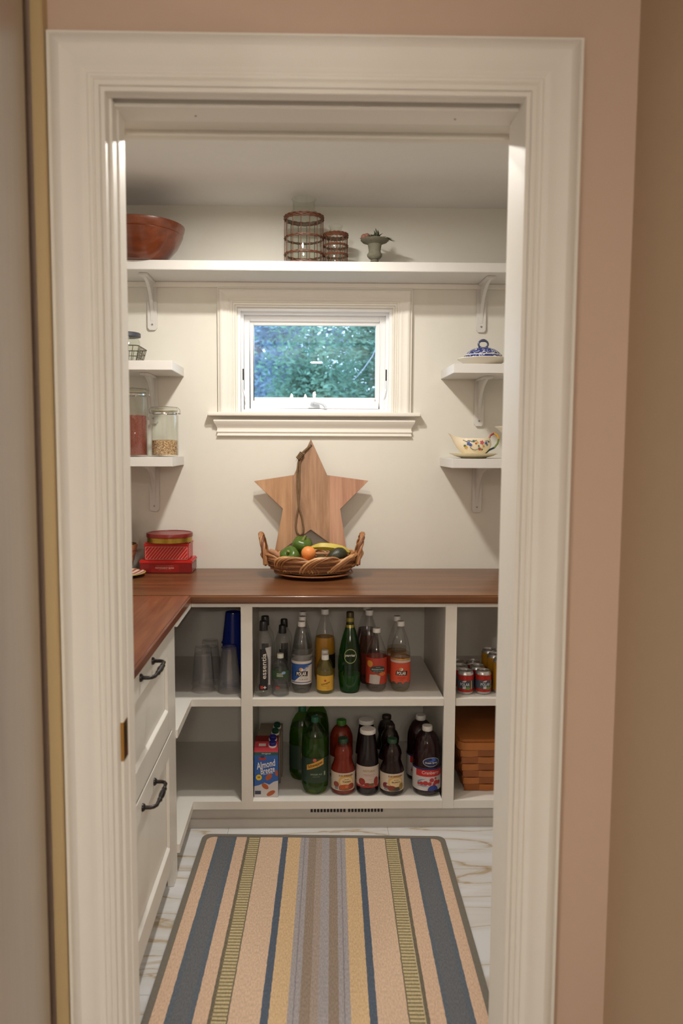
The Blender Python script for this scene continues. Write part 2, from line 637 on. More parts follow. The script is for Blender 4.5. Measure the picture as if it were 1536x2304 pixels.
def text_into(mb, s, width, cu, cv, R, off, bold=0.0, shear=0.0, rot=0.0, height=None):
    cu_ = bpy.data.curves.new('t', 'FONT')
    cu_.body = s
    cu_.size = 1.0
    cu_.align_x = 'CENTER'
    cu_.align_y = 'CENTER'
    cu_.offset = bold
    cu_.shear = shear
    cu_.resolution_u = 2
    o = bpy.data.objects.new('t', cu_)
    me = bpy.data.meshes.new_from_object(o)
    co = [(v.co.x, v.co.y) for v in me.vertices]
    fs = [tuple(p.vertices) for p in me.polygons]
    bpy.data.objects.remove(o)
    bpy.data.curves.remove(cu_)
    bpy.data.meshes.remove(me)
    if not co:
        return
    x0, x1 = min(c[0] for c in co), max(c[0] for c in co)
    y0, y1 = min(c[1] for c in co), max(c[1] for c in co)
    k = width / (x1 - x0)
    ky = k if height is None else height / (y1 - y0)
    cr, sr = math.cos(rot), math.sin(rot)
    vs_ = []
    for x, y in co:
        a, b = (x - (x0 + x1) / 2) * k, (y - (y0 + y1) / 2) * ky
        vs_.append(wrap(cu + a * cr - b * sr, cv + a * sr + b * cr, R, off))
    mb.add(vs_, fs)

def raw(name, mb, mat, parent, **kw):
    """flat print stays as laid out (no normal flipping needed)"""
    me = bpy.data.meshes.new(name)
    me.from_pydata(mb.v, [], mb.f)
    return put(name, me, mat, parent, **kw)

def P_(name, rgb, rough=0.45):
    return pm('print_' + name, lin(*rgb), rough, var=0.03, scale=80)

# ------------------------------------------------------------------ structure: shell of pantry and kitchen
CEIL = 2.50
LW, RW = -1.08, 1.10            # pantry side walls
WY = -1.888                     # kitchen face of the doorway wall
PY = -1.770                     # its pantry face
DX0, DX1, DZ = -0.407, 0.417, 2.153   # door opening
WX0, WX1, WZ0, WZ1 = -0.318, 0.360, 1.612, 2.066   # window opening

def struct(name, mb, mat, **kw):
    return put(name, mb, mat, kind='structure', **kw)

GROUT = pm('floor_grout', (0.42, 0.41, 0.40), 0.8)
fl = struct('floor', MB().box(-3.2, 3.2, -8.2, 0.15, -0.12, -0.004), GROUT)
MARB = marble('gold_veined_marble')
tme = MB().box(0.0008, 0.6092, 0.0008, 0.6092, -0.006, 0.0).mesh('tile')
tme.materials.append(MARB)
for i in range(4):
    for j in range(4):
        x0, y0 = -1.53 + 0.61 * i + 0.0, -2.12 + 0.61 * j
        if x0 + .61 < LW or y0 > -.3:
            continue
        put('tile', tme, None, fl, loc=(x0, y0, 0))

m = MB()
m.box(LW - .15, WX0, 0, .16, 0, CEIL).box(WX1, RW + .15, 0, .16, 0, CEIL).box(WX0, WX1, 0, .16, 0, WZ0).box(WX0, WX1, 0, .16, WZ1, CEIL)
struct('wall_back', m, PWALL)
struct('wall_left', MB().box(LW - .15, LW, PY, 0, 0, CEIL), PWALL)
struct('wall_right', MB().box(RW, RW + .15, PY, 0, 0, CEIL), PWALL)
struct('ceiling', MB().box(LW - .15, RW + .15, PY, .16, CEIL, CEIL + .12), PCEIL)
m = MB()
m.box(-3.2, DX0 - .02, WY, PY, 0, CEIL).box(DX1 + .02, 3.2, WY, PY, 0, CEIL).box(DX0 - .02, DX1 + .02, WY, PY, DZ + .07, CEIL)
struct('wall_front', m, KWALL)
struct('wall_hall', MB().box(0.641, 0.76, -3.05, WY, 0, CEIL), HWALL)
struct('wall_kitchen_right', MB().box(3.2, 3.32, -8.2, PY, 0, CEIL), KWALL)
struct('wall_kitchen_left', MB().box(-3.32, -3.2, -8.2, PY, 0, CEIL), KWALL)
struct('wall_kitchen_back', MB().box(-3.32, 3.32, -8.32, -8.2, 0, CEIL), KWALL)
struct('ceiling_kitchen', MB().box(-3.32, 3.32, -8.32, PY, CEIL + .001, CEIL + .12), KCEIL)

# ---- door casing: three mitred boards swept from one moulding profile (offset outward, thickness)
PROF = [(0.0, 0.0), (0.0, 0.013), (0.008, 0.013), (0.0095, 0.010), (0.011, 0.015), (0.020, 0.0155), (0.0225, 0.0125), (0.026, 0.0165), (0.031, 0.0175), (0.0335, 0.015),
        (0.037, 0.0155), (0.042, 0.019), (0.047, 0.0205), (0.055, 0.0195), (0.068, 0.0205), (0.078, 0.0235), (0.083, 0.0255), (0.092, 0.0245), (0.099, 0.0205), (0.1035, 0.017), (0.104, 0.020), (0.108, 0.020), (0.109, 0.018), (0.109, 0.0)]

def casing_board(side, x0, x1, z0, z1, yf, prof, dirn=-1):
    m = MB()
    n = len(prof)
    vs_ = []
    for end in (0, 1):
        for o, t in prof:
            if side == 'L':
                p = (x0 - o, yf + dirn * t, z0 if end == 0 else z1 + o)
            elif side == 'R':
                p = (x1 + o, yf + dirn * t, z0 if end == 0 else z1 + o)
            else:
                p = ((x0 - o) if end == 0 else (x1 + o), yf + dirn * t, z1 + o)
            vs_.append(p)
    fs = [(i, (i + 1) % n, n + (i + 1) % n, n + i) for i in range(n)]
    fs += [tuple(range(n)), tuple(range(2 * n - 1, n - 1, -1))]
    return m.add(vs_, fs)

tr = thing('trim_1', None, None, kind='structure')
for s in 'LRT':
    put('casing_board', casing_board(s, DX0, DX1, 0.0, DZ, WY, PROF), TRIM, tr, smooth=25)

# ---- jambs of the pocket door
jm = thing('trim_2', None, None, kind='structure')
put('side_jamb', MB().box(DX0 - .02, DX0, WY, -1.868, 0, DZ + .02), TRIM, jm, bevel=.001)
put('side_jamb', MB().box(DX0 - .02, DX0 + .0055, -1.868, -1.828, 0, DZ + .004), TRIM, jm, bevel=.0015)
put('side_jamb', MB().box(DX0 - .02, DX0 + .0085, -1.827, PY, 0, DZ + .004), TRIM, jm, bevel=.0015)
put('side_jamb', MB().box(DX1, DX1 + .02, WY, PY, 0, DZ + .02), TRIM, jm, bevel=.001)
put('head_jamb', MB().box(DX0 - .02, DX1 + .02, WY, -1.868, DZ, DZ + .075), TRIM, jm, bevel=.001)
put('head_jamb', MB().box(DX0 - .02, DX1 + .02, -1.842, PY, DZ - .004, DZ + .075), TRIM, jm, bevel=.001)
put('track', MB().box(DX0, DX1, -1.868, -1.842, DZ + .045, DZ + .07), pm('dark_track', (0.12, 0.09, 0.07), .5, metal=.4), jm)
for x in (-.245, .295):
    put('nail_hole', MB().lathe([(0.0, -.0005), (.0022, -.0005), (.0022, .002)], 8), BLACK, jm, loc=(x, -1.80, DZ - .0042))
# soffit lining over the doorway on the pantry side
so = struct('trim_3', MB().box(LW, RW, PY, -1.735, DZ + .002, CEIL).box(LW, RW, -1.735, -1.695, DZ + .008, CEIL).box(LW, RW, -1.695, -1.672, DZ - .004, CEIL), PWALL, bevel=.001)

# brass strike plate on the left jamb
bp_ = thing('strike_plate', 'polished brass strike plate let into the white left door jamb', 'door hardware', (DX0 + .0055, -1.868, .838))
put('plate', MB().box(0, .0012, .003, .036, -.042, .042), BRASS, bp_, bevel=.0004)
put('lip', MB().box(-.006, .0012, -.0014, .003, -.042, .042), BRASS, bp_, bevel=.0004)

# ---- tan filler strip and tall steel refrigerator on the left
put('filler_panel', MB().box(-.541, -.5175, WY - .034, WY - .0005, 0, CEIL - .005), PANELM, label='tan painted filler strip between the steel refrigerator and door casing', cat='panel', bevel=.002)
fr = thing('refrigerator', 'tall stainless steel refrigerator at the left edge beside the doorway', 'refrigerator', (-.926, -2.40, 0))
STEEL = steel_mat('brushed_steel', (0.56, 0.52, 0.49), 0.34)
put('body', MB().box(-.38, .345, -.455, .455, .10, 2.38), pm('dark_steel_case', (.12, .12, .12), .5, metal=.5), fr)
put('toe_grille', MB().box(-.36, .33, -.45, .45, .01, .10), BLACK, fr)
dr = put('door', MB().box(.347, .382, -.457, .457, .105, 2.375), STEEL, fr, bevel=.006)
put('handle', MB().tube([(.382, -.37, .7), (.42, -.37, .7), (.435, -.37, .72), (.435, -.37, 1.7), (.42, -.37, 1.72), (.382, -.37, 1.72)], .012, 10), STEEL, dr, smooth=40)

# ------------------------------------------------------------------ window
wn = thing('window_1', None, None, kind='structure')
WP = [(o * 0.083 / 0.109, t) for o, t in PROF]
for s in 'LRT':
    put('casing_board', casing_board(s, WX0 - .004, WX1 + .004, WZ0, WZ1 + .004, 0.0, WP), TRIM, wn, smooth=25)
put('sill', MB().box(-.450, .488, -.048, .03, WZ0 - .018, WZ0), TRIM, wn, bevel=.004, smooth=40)
# apron: crown-shaped profile, thickness falling downward
AP = [(0, 0), (.030, 0), (.031, -.006), (.027, -.014), (.018, -.024), (.013, -.033), (.013, -.041), (.016, -.043), (.016, -.048), (.012, -.050), (.012, -.056), (.015, -.058), (.015, -.062), (0, -.062)]
m = MB()
n = len(AP)
z0 = WZ0 - .020
vs_ = []
for sg, xe in ((-1, -.400), (1, .440)):
    for t, dz in AP:
        vs_.append((xe + sg * t * .8, -t, z0 - .012 + dz * 1.15))
m.add(vs_, [(i, (i + 1) % n, n + (i + 1) % n, n + i) for i in range(n)] + [tuple(range(n)), tuple(range(2 * n - 1, n - 1, -1))])
put('apron', m, TRIM, wn, smooth=25)

def ring(x0, x1, z0, z1, w, y0, y1, wb=None):
    wb = w if wb is None else wb
    m = MB()
    m.box(x0, x0 + w, y0, y1, z0, z1).box(x1 - w, x1, y0, y1, z0, z1).box(x0 + w, x1 - w, y0, y1, z1 - w, z1).box(x0 + w, x1 - w, y0, y1, z0, z0 + wb)
    return m
put('frame', ring(WX0 - .002, WX1 + .002, WZ0 - .002, WZ1 + .002, .014, .002, .13), VINYL, wn, bevel=.001)
put('frame_stop', ring(WX0 + .010, WX1 - .010, WZ0 + .006, WZ1 - .010, .015, .022, .12, .012), VINYL, wn, bevel=.0015)
sash = put('sash', ring(WX0 + .024, WX1 - .024, WZ0 + .018, WZ1 - .024, .026, .040, .075, .036), VINYL, wn, bevel=.002)
put('glazing_bead', ring(WX0 + .048, WX1 - .048, WZ0 + .052, WZ1 - .048, .018, .050, .070, .018), VINYL, wn, bevel=.002)
PANE = clear('window_glass', (0.93, 0.965, 0.985), edge=0.6, rough=0.004)
for yy in (.062,):
    put('pane', MB().box(WX0 + .060, WX1 - .060, yy, yy + .002, WZ0 + .064, WZ1 - .060), PANE, wn)
# crank
m = MB().tube([(-.012, 0, .0), (-.01, -.012, .012), (.0, -.02, .014), (.02, -.022, .010), (.037, -.022, .004), (.046, -.021, -.004), (.050, -.021, -.012)], [.008, .008, .007, .006, .006, .007, .006], 8)
m.box(-.028, .022, -.004, .012, -.012, .006)
put('crank', m, pm('pale_grey_vinyl', (.62, .65, .70), .35), wn, loc=(.020, .030, WZ0 + .034), smooth=45)
for sx in (-1, 1):
    xx = (WX0 + .021) if sx < 0 else (WX1 - .021)
    put('hinge_slot', MB().box(-.003, .003, -.002, .004, -.055, .030), BLACK, wn, loc=(xx, .022, 1.775))
    put('stay', MB().tube([(0, -.003, -.02), (0, -.005, -.06), (-sx * .006, -.006, -.085), (-sx * .012, -.004, -.105)], .003, 6), VINYL, wn, loc=(xx, .022, 1.775), smooth=60)

# ------------------------------------------------------------------ outside
struct('ground', MB().box(-16, 16, .3, 22, -.9, -.8), pm('lawn', (.10, .16, .06), .95, var=.4, scale=3))
FOL1 = foliage_mat('hazy_arborvitae_green', lin(84, 116, 100), lin(114, 148, 128), lin(150, 178, 152))
FOL2 = foliage_mat('hazy_spruce_blue_green', lin(104, 124, 140), lin(134, 154, 170), lin(166, 184, 198))  # outdoor haze is put into both leaf colours, paled and blued
BARK = pm('grey_bark', (.16, .15, .16), .9, var=.3, bump=.5, bscale=20)

def leaves(mb_pts, size, flat=0.5):
    """numpy batch of small folded sprays: two triangles each"""
    n = len(mb_pts)
    d = rng.normal(size=(n, 3))
    d[:, 2] *= flat
    d /= np.linalg.norm(d, axis=1)[:, None]
    e = np.cross(d, rng.normal(size=(n, 3)))
    e /= np.linalg.norm(e, axis=1)[:, None]
    s = size * rng.uniform(.6, 1.4, size=(n, 1))
    a = mb_pts - d * s
    b = mb_pts + e * s * .34
    c = mb_pts + d * s
    f = mb_pts - e * s * .34
    v = np.stack([a, b, c, f], 1).reshape(-1, 3)
    faces = np.arange(4 * n).reshape(n, 4)
    return v, faces

def tree(name, label, x, y, h, r, n, size, mat, group, kind):
    t = thing(name, label, 'tree', (x, y, -.8), group=group)
    pts = []
    if kind == 'dense':
        # clumped plumes over a column
        nc = 240
        for k in range(nc):
            zz = rng.uniform(.05, 1) ** 0.8
            rr = r * (1 - zz ** 2.2) * rng.uniform(.75, 1.02) + .05
            a = rng.uniform(0, 2 * PI)
            c = np.array([rr * math.cos(a), rr * math.sin(a), zz * h])
            q = rng.normal(size=(n // nc, 3)) * np.array([.16, .16, .28])
            q[:, 2] += np.abs(q[:, 0] + q[:, 1]) * .4
            pts.append(c + q)
    else:
        # tiers of drooping boughs with gaps
        nb = 95
        for k in range(nb):
            zz = rng.uniform(.12, .98)
            L = r * (1 - zz) ** .7 * rng.uniform(.7, 1.1) + .15
            a = rng.uniform(0, 2 * PI)
            s_ = rng.uniform(.15, 1, size=n // nb)
            q = np.stack([np.cos(a) * L * s_, np.sin(a) * L * s_, zz * h - L * .35 * s_ ** 2 - np.abs(rng.normal(size=len(s_))) * .14], 1)
            q += rng.normal(size=q.shape) * np.array([.07, .07, .05])
            pts.append(q)
    pts = np.concatenate(pts)
    v, f = leaves(pts, size)
    me = bpy.data.meshes.new('foliage')
    me.from_pydata(v.tolist(), [], f.tolist())
    put('foliage', me, mat, t, kind='stuff')
    put('trunk', MB().lathe([(r * .05 + .02, 0), (r * .03 + .015, h * .4), (.012, h * .95)], 10, cap0=True, cap1=True), BARK, t, smooth=60)
    return t

tree('arborvitae', 'dense green arborvitae outside, filling the right half of the window', 1.02, 4.9, 5.2, .92, 66000, .034, FOL1, 'evergreens outside the window', 'dense')
tree('arborvitae', 'lower green arborvitae outside, below the middle of the window', .02, 4.0, 2.98, .46, 26000, .030, FOL1, 'evergreens outside the window', 'dense')
tree('arborvitae', 'far green arborvitae outside, behind the upper right window pane', 2.3, 7.4, 5.6, 1.1, 20000, .06, FOL1, 'evergreens outside the window', 'dense')
tree('spruce', 'loose blue green spruce outside, at the left of the window', -.62, 6.3, 7.5, 1.5, 40000, .040, FOL2, 'evergreens outside the window', 'open')
tree('spruce', 'distant pale blue spruce outside, between spruce and arborvitae', .1, 12.0, 8.5, 2.9, 34000, .08, FOL2, 'evergreens outside the window', 'open')
m = MB().tube([(1.15, 2.5, 2.75), (.85, 2.5, 2.62), (.66, 2.5, 2.46), (.55, 2.5, 2.30), (.48, 2.51, 2.14), (.41, 2.5, 2.04), (.35, 2.5, 1.97)], [.008, .006, .005, .005, .004, .004, .002], 5)
m.tube([(1.15, 2.5, 2.75), (1.18, 2.5, 1.6), (1.16, 2.5, .6), (1.17, 2.5, -.8)], [.010, .013, .016, .02], 6)
put('bare_sapling', m, pm('pale_twig', (.26, .27, .30), .8), label='thin pale bare branch outside in front of the arborvitae', cat='branch', smooth=60)

# ------------------------------------------------------------------ lights the place has, plus added kitchen side lights
def downlight(loc, r, strength, label, group=None):
    t = thing('recessed_light', label, 'light', loc, group=group)
    put('trim_ring', MB().lathe([(r, -.002), (r + .004, -.006), (r + .014, -.005), (r + .016, 0), (r, 0)], 32), WHITEP, t, smooth=40)
    put('lens', MB().lathe([(0.0, -.003), (r * .5, -.003), (r, -.003)], 32), emit('lamp_%g' % strength, WARM, strength), t)
    return t
downlight((-.11, -.84, CEIL), .050, PANTRY_LIGHT, 'round recessed pantry ceiling light nearer the window', 'pantry ceiling lights')
downlight((-.06, -1.14, CEIL), .050, PANTRY_LIGHT_2, 'round recessed pantry ceiling light nearer the doorway', 'pantry ceiling lights')
for x, y, p_, s in [(.10, -6.25, FAR_LIGHT, 'farthest from the doorway'), (-1.2, -4.3, KITCHEN_FILL, 'added out of view on the left'), (1.2, -4.3, KITCHEN_FILL, 'added out of view on the right')]:
    downlight((x, y, CEIL), .075, p_, 'round recessed kitchen ceiling light ' + s, 'kitchen ceiling lights')  # side lights are unseen, added to brighten the door casing
ch = thing('chandelier', 'dark metal candle chandelier hanging in the kitchen behind the viewer', 'chandelier', (.0, -5.0, 1.742))
put('stem', MB().tube([(0, 0, 0), (0, 0, .3), (0, 0, .75)], [.018, .010, .006], 10), BRONZE, ch, smooth=60)
put('canopy', MB().lathe([(.0, .728), (.06, .733), (.065, .756), (0, .757)], 20), BRONZE, ch, smooth=40)
CB = emit('candle_bulb', (1.0, .89, .76), CANDLE_LIGHT)
for k, (x, y, dz) in enumerate([(-.186, -.14, 0), (-.036, -.25, 0), (.062, .24, 0), (.24, .10, -.09), (-.20, .17, -.09), (.22, -.14, -.09)]):
    a = put('arm', MB().tube([(0, 0, .06 + dz * .5), (x * .4, y * .4, -.02 + dz), (x * .85, y * .85, dz), (x, y, .08 + dz), (x, y, .12 + dz)], .006, 8), BRONZE, ch, smooth=60)
    put('candle_sleeve', MB().lathe([(.028, .12 + dz), (.03, .125 + dz), (.011, .13 + dz), (.011, .235 + dz)], 12, x, y, cap1=True), WHITEP, a, smooth=40)
    put('bulb', MB().lathe([(.003, .235 + dz), (.009, .250 + dz), (.0095, .258 + dz), (.005, .274 + dz), (.001, .288 + dz)], 10, x, y), CB, a, smooth=60)

# ------------------------------------------------------------------ cabinets
FY = -.615          # face of the back run
FX = -.452          # face of the left run
SH, BT = .513, .113  # top of the middle shelf, top of the bottom deck
TOPU = .882         # underside of the counter

def cab(name, label):
    return thing(name, label, 'cabinet')
# centre open unit
c1 = cab('open_shelf_cabinet', 'white open shelf cabinet under the counter, centre bay with the soda bottles')
X0, X1 = -.259, .552
put('stile', MB().box(X0, X0 + .043, FY, FY + .022, .081, TOPU), CABW, c1, bevel=.001)
put('stile', MB().box(X1 - .043, X1, FY, FY + .022, .081, TOPU), CABW, c1, bevel=.001)
put('top_rail', MB().box(X0 + .043, X1 - .043, FY + .001, FY + .022, .865, TOPU), CABW, c1, bevel=.001)
put('bottom_deck', MB().box(X0 + .043, X1 - .043, FY + .001, -.012, .081, BT), CABW, c1, bevel=.001)
put('shelf', MB().box(X0 + .043, X1 - .043, FY + .004, -.012, SH - .030, SH), CABW, c1, bevel=.0015)
put('side_panel', MB().box(X0 + .012, X0 + .030, FY + .022, -.004, .081, TOPU), CABW, c1)
put('side_panel', MB().box(X1 - .030, X1 - .012, FY + .022, -.004, .081, TOPU), CABW, c1)
put('back_panel', MB().box(X0 + .030, X1 - .030, -.011, -.003, .081, TOPU), CABW, c1)
# right unit
c2 = cab('open_shelf_cabinet', 'white open shelf cabinet at the right with cans and the splint basket')
put('top_rail', MB().box(X1, RW - .002, FY + .001, FY + .022, .865, TOPU), CABW, c2, bevel=.001)
put('bottom_deck', MB().box(X1 + .0, RW - .002, FY + .001, -.012, .081, BT), CABW, c2, bevel=.001)
put('shelf', MB().box(X1 + .002, RW - .022, FY + .004, -.012, SH - .030, SH), CABW, c2, bevel=.0015)
put('back_panel', MB().box(X1 - .010, RW - .002, -.011, -.003, BT, TOPU), CABW, c2)
put('side_panel', MB().box(RW - .020, RW - .002, FY + .022, -.012, BT, TOPU), CABW, c2)
put('stile', MB().box(RW - .06, RW - .002, FY, FY + .022, BT, .865), CABW, c2, bevel=.001)
# corner unit with L-shaped shelves
c3 = cab('corner_shelf_cabinet', 'white open corner cabinet with L shaped shelves holding the plastic cups')
CY1 = -.930       # where the drawer cabinet's end post begins
def ell(z0, z1, inset):
    pl = [(LW + .004, -.012), (X0, -.012), (X0, FY + inset), (FX + .010 - inset, FY + inset), (FX + .010 - inset, CY1), (LW + .004, CY1)]
    return MB().prism(pl, lambda u, v, d: (u, v, d), z0, z1)
put('top_rail', MB().box(FX + .010, X0, FY + .001, FY + .022, .865, TOPU), CABW, c3, bevel=.001)
put('top_rail', MB().box(FX - .012, FX + .010, CY1, FY + .022, .865, TOPU), CABW, c3, bevel=.001)
put('bottom_deck', ell(.081, BT, .001), CABW, c3, bevel=.001)
put('shelf', ell(SH - .030, SH, .004), CABW, c3, bevel=.0015)
put('back_panel', MB().box(LW + .004, X0 + .012, -.011, -.003, BT, TOPU), CABW, c3)
put('side_panel', MB().box(LW + .001, LW + .010, CY1, -.012, BT, TOPU), CABW, c3)
# toe boards along the floor
TOE = pm('grey_white_toe_paint', (.55, .52, .48), .4)
tb = thing('toe_kick', 'recessed pale toe board under the back cabinets with a slotted vent', 'toe board')
put('board', MB().box(-.52, RW - .002, -.590, -.572, 0, .081), TOE, tb)
put('base_strip', MB().box(-.50, RW - .002, -.597, -.590, 0, .034), TOE, tb, bevel=.001)
put('board', MB().box(-.538, -.520, CY1, -.590, 0, .081), TOE, tb)
vg = put('vent_grille', MB().box(.0, .284, -.5915, -.590, .044, .078), TOE, tb)
for k in range(22):
    x = .004 + k * .0126 + (.006 if k > 10 else 0)
    put('vent_slot', MB().box(x, x + .0085, -.5925, -.5914, .058, .074), BLACK, vg)
# drawer cabinet along the left wall
DY0, DY1 = CY1, -1.72
c4 = cab('drawer_cabinet', 'white drawer cabinet with two dark bronze handles along the left wall')
put('body', MB().box(LW + .004, FX - .022, DY1, DY0 - .002, .085, TOPU), CABW, c4)
put('end_post', MB().box(FX - .022, FX, DY0 - .066, DY0, 0, TOPU), CABW, c4, bevel=.001)
put('end_post', MB().box(FX - .022, FX, DY1, DY1 + .03, 0, TOPU), CABW, c4, bevel=.001)
put('top_rail', MB().box(FX - .022, FX, DY1 + .03, DY0 - .066, .874, TOPU), CABW, c4)
put('toe_board', MB().box(-.54, -.525, DY1, DY0 - .066, 0, .085), TOE, c4)
def drawer(z0, z1, zh, fw=.066):
    ya, yb = DY1 + .033, DY0 - .069
    d = thing('drawer', None, None)
    d.parent = c4
    m = MB()
    xf, xb = FX + .001, FX - .021
    m.box(xb, xf, ya, ya + fw, z0, z1).box(xb, xf, yb - fw, yb, z0, z1).box(xb, xf, ya + fw, yb - fw, z1 - fw, z1).box(xb, xf, ya + fw, yb - fw, z0, z0 + fw + .012)
    put('frame', m, CABW, d, bevel=.0018)
    put('panel', MB().box(xb, xf - .010, ya + fw - .005, yb - fw + .005, z0 + fw, z1 - fw + .005), CABW, d)
    # sloped bead round the panel
    a0, a1, b0, b1 = ya + fw, yb - fw, z0 + fw + .012, z1 - fw
    bd = .007
    m = MB()
    o_ = [(a0, b0), (a1, b0), (a1, b1), (a0, b1)]
    i_ = [(a0 + bd, b0 + bd), (a1 - bd, b0 + bd), (a1 - bd, b1 - bd), (a0 + bd, b1 - bd)]
    vs2 = [(xf - .001, y, z) for y, z in o_] + [(xf - .0095, y, z) for y, z in i_] + [(xf - .0098, y, z) for y, z in o_]
    m.add(vs2, [(k, (k + 1) % 4, 4 + (k + 1) % 4, 4 + k) for k in range(4)] + [(4 + k, 4 + (k + 1) % 4, 8 + (k + 1) % 4, 8 + k) for k in range(4)])
    put('bead', m, CABW, d)
    # turned bail handle
    m = MB()
    yc = -1.388
    L = .080
    x0 = xf
    pts = [(x0, -L, 0), (x0 + .022, -L, 0), (x0 + .030, -L + .004, 0), (x0 + .036, -L + .014, 0), (x0 + .037, -.040, 0), (x0 + .038, -.034, 0), (x0 + .038, -.030, 0), (x0 + .038, -.022, 0), (x0 + .038, -.012, 0), (x0 + .038, 0, 0)]
    rr = [.0055, .0052, .0052, .0052, .0050, .0075, .0052, .0065, .0080, .0088]
    full = pts + [(x, -y, z) for x, y, z in pts[-2::-1]]
    m.tube([(x, y + yc, z + zh) for x, y, z in full], rr + rr[-2::-1], 10)
    for s in (-1, 1):
        m.tube([(x0 - .001, yc + s * L, zh), (x0 + .004, yc + s * L, zh), (x0 + .008, yc + s * L, zh)], [.011, .011, .007], 12)
    put('handle', m, BRONZE, d, smooth=50)
drawer(.547, .872, .856)
drawer(.092, .539, .501)

# ---- wooden counter, two slabs meeting in the corner
CT = .914
WX_ = wood('stained_counter_wood_x', lin(74, 42, 22), lin(102, 62, 34), lin(126, 82, 46), 0, 1.0, rough=.34, coat=.18, stretch=9, bump=.05)
WY_ = wood('stained_counter_wood_y', lin(80, 40, 22), lin(108, 58, 34), lin(130, 78, 46), 1, 1.0, rough=.34, coat=.18, stretch=9, bump=.05)
ct = thing('countertop', 'L shaped reddish brown stained wood countertop with a rounded front edge', 'countertop')
put('slab', MB().box(LW + .001, RW - .001, -.640, -.001, TOPU, CT), WX_, ct, bevel=.006, smooth=40, segs=3)
put('slab', MB().box(LW + .001, -.440, PY + .012, -.6405, TOPU, CT), WY_, ct, bevel=.005, smooth=40, segs=3)

# ------------------------------------------------------------------ wall shelves on brackets
def bracket(par, x, ztop, h=.205, depth=.19):
    m = MB()
    m.box(-.021, .021, -.011, 0, -h + .008, 0)
    m.prism([(-.021, -h + .008), (-.013, -h - .002), (.013, -h - .002), (.021, -h + .008)], lambda u, v, d: (u, d, v), -.011, 0)
    m.box(-.018, .018, -depth, 0, -.009, 0)
    # web with hollowed front edge
    n = 10
    pl = [(0, 0), (-depth + .006, 0)]
    for k in range(n + 1):
        t = k / n * PI / 2
        pl.append((-.012 - (depth - .018) * (1 - math.sin(t)) ** 1.25, -.009 - (h - .045) * (1 - math.cos(t)) ** .9))
    pl.append((0, -h + .036))
    m.prism(pl, lambda u, v, d: (d, u, v), -.007, .007)
    b = put('bracket', m, SHELFW, par, loc=(x, -.0005, ztop), bevel=.0012)
    for dz, dy in ((-h + .022, -.0118), (-.03, -.0118)):
        put('screw', MB().lathe([(0, 0), (.004, 0), (.0042, -.001)], 10), SCREW, b, loc=(0, dy, dz), rot=(-PI / 2, 0, 0))
    return b
def shelf(label, x0, x1, depth, ztop, thick, bx, cleat=None, h=.205):
    t = thing('wall_shelf', label, 'shelf', (0, 0, 0), group='wall shelves')
    put('board', MB().box(x0, x1, -depth, -.001, ztop - thick, ztop), SHELFW, t, bevel=.0015)
    for b in bx:
        bracket(t, b, ztop - thick - .0005, h=h, depth=min(.19, depth - .04))
    if cleat:
        put('cleat', MB().box(cleat[0], cleat[1], -.019, -.001, ztop - thick - cleat[2], ztop - thick - .0005), TRIM, t, bevel=.002)
    return t
TS = 2.212
shelf('long white top shelf spanning above the window', LW + .002, RW - .002, .250, TS, .038, (-.690, .753), (LW + .02, RW - .02, .022))
shelf('short white shelf on the left, upper one with the wire basket', LW + .002, -.556, .305, 1.805, .038, (-.692,))
shelf('short white shelf on the left, lower one with the clip top jars', LW + .002, -.560, .305, 1.417, .038, (-.692,))
shelf('short white shelf on the right, upper one with the blue covered dish', .580, RW - .002, .305, 1.800, .038, (.752,))
shelf('short white shelf on the right, lower one with the gravy boat', .582, RW - .002, .305, 1.415, .038, (.750,))

# ------------------------------------------------------------------ top shelf objects
BOWLW = wood('polished_bowl_wood', lin(72, 30, 12), lin(98, 44, 18), lin(124, 60, 28), 0, 1.2, rough=.30, coat=.4, stretch=3, bump=.02, curl=.4)
bw = thing('wooden_bowl', 'large polished reddish brown wooden bowl on the left of the top shelf', 'bowl', (-.700, -.186, TS + .001))
put('shell', MB().lathe([(.0, .0), (.083, .0), (.090, .004), (.120, .026), (.150, .060), (.166, .090), (.174, .108), (.1715, .111), (.174, .114), (.181, .138), (.1815, .144), (.178, .146), (.172, .138), (.160, .100), (.12, .045), (.06, .022), (0, .018)], 48), BOWLW, bw, smooth=35)

WICK = pm('red_brown_wicker', lin(98, 58, 38), .55, var=.35, scale=90, bump=.4, bscale=250)
def wicker_jar(label, loc, R, prof, cage, zr, n, gap=.003):
    t = thing('wicker_glass_jar', label, 'jar', loc, group='wicker wrapped glass jars')
    g = MB().lathe(prof, 36)
    put('glass_jar', g, GLASS, t, smooth=40)
    r = R + gap
    m = MB()
    for k in range(n):
        a = 2 * PI * k / n + .08
        m.tube([(r * math.cos(a), r * math.sin(a), z) for z in (zr[-1], (zr[0] + zr[-1]) / 2, zr[0])], .0016, 5)
    put('upright', m, WICK, t, smooth=60)
    for i, z in enumerate(zr):
        w = put('woven_band', braid(r, z, .0028 if i not in (0, len(zr) - 1) else .0036, 3 if i == 0 else 2), WICK, t, smooth=60)
    return t
def braid(r, z, tr_, rows):
    m = MB()
    for j in range(rows):
        pts = []
        for k in range(72):
            a = 2 * PI * k / 72
            pts.append(((r + .0016 * math.sin(a * 18 + j * PI)) * math.cos(a), (r + .0016 * math.sin(a * 18 + j * PI)) * math.sin(a), z + (j - (rows - 1) / 2) * tr_ * 1.5 + .001 * math.cos(a * 18 + j * PI)))
        m.tube(pts, tr_, 5, closed=True)
    return m
R = .0775
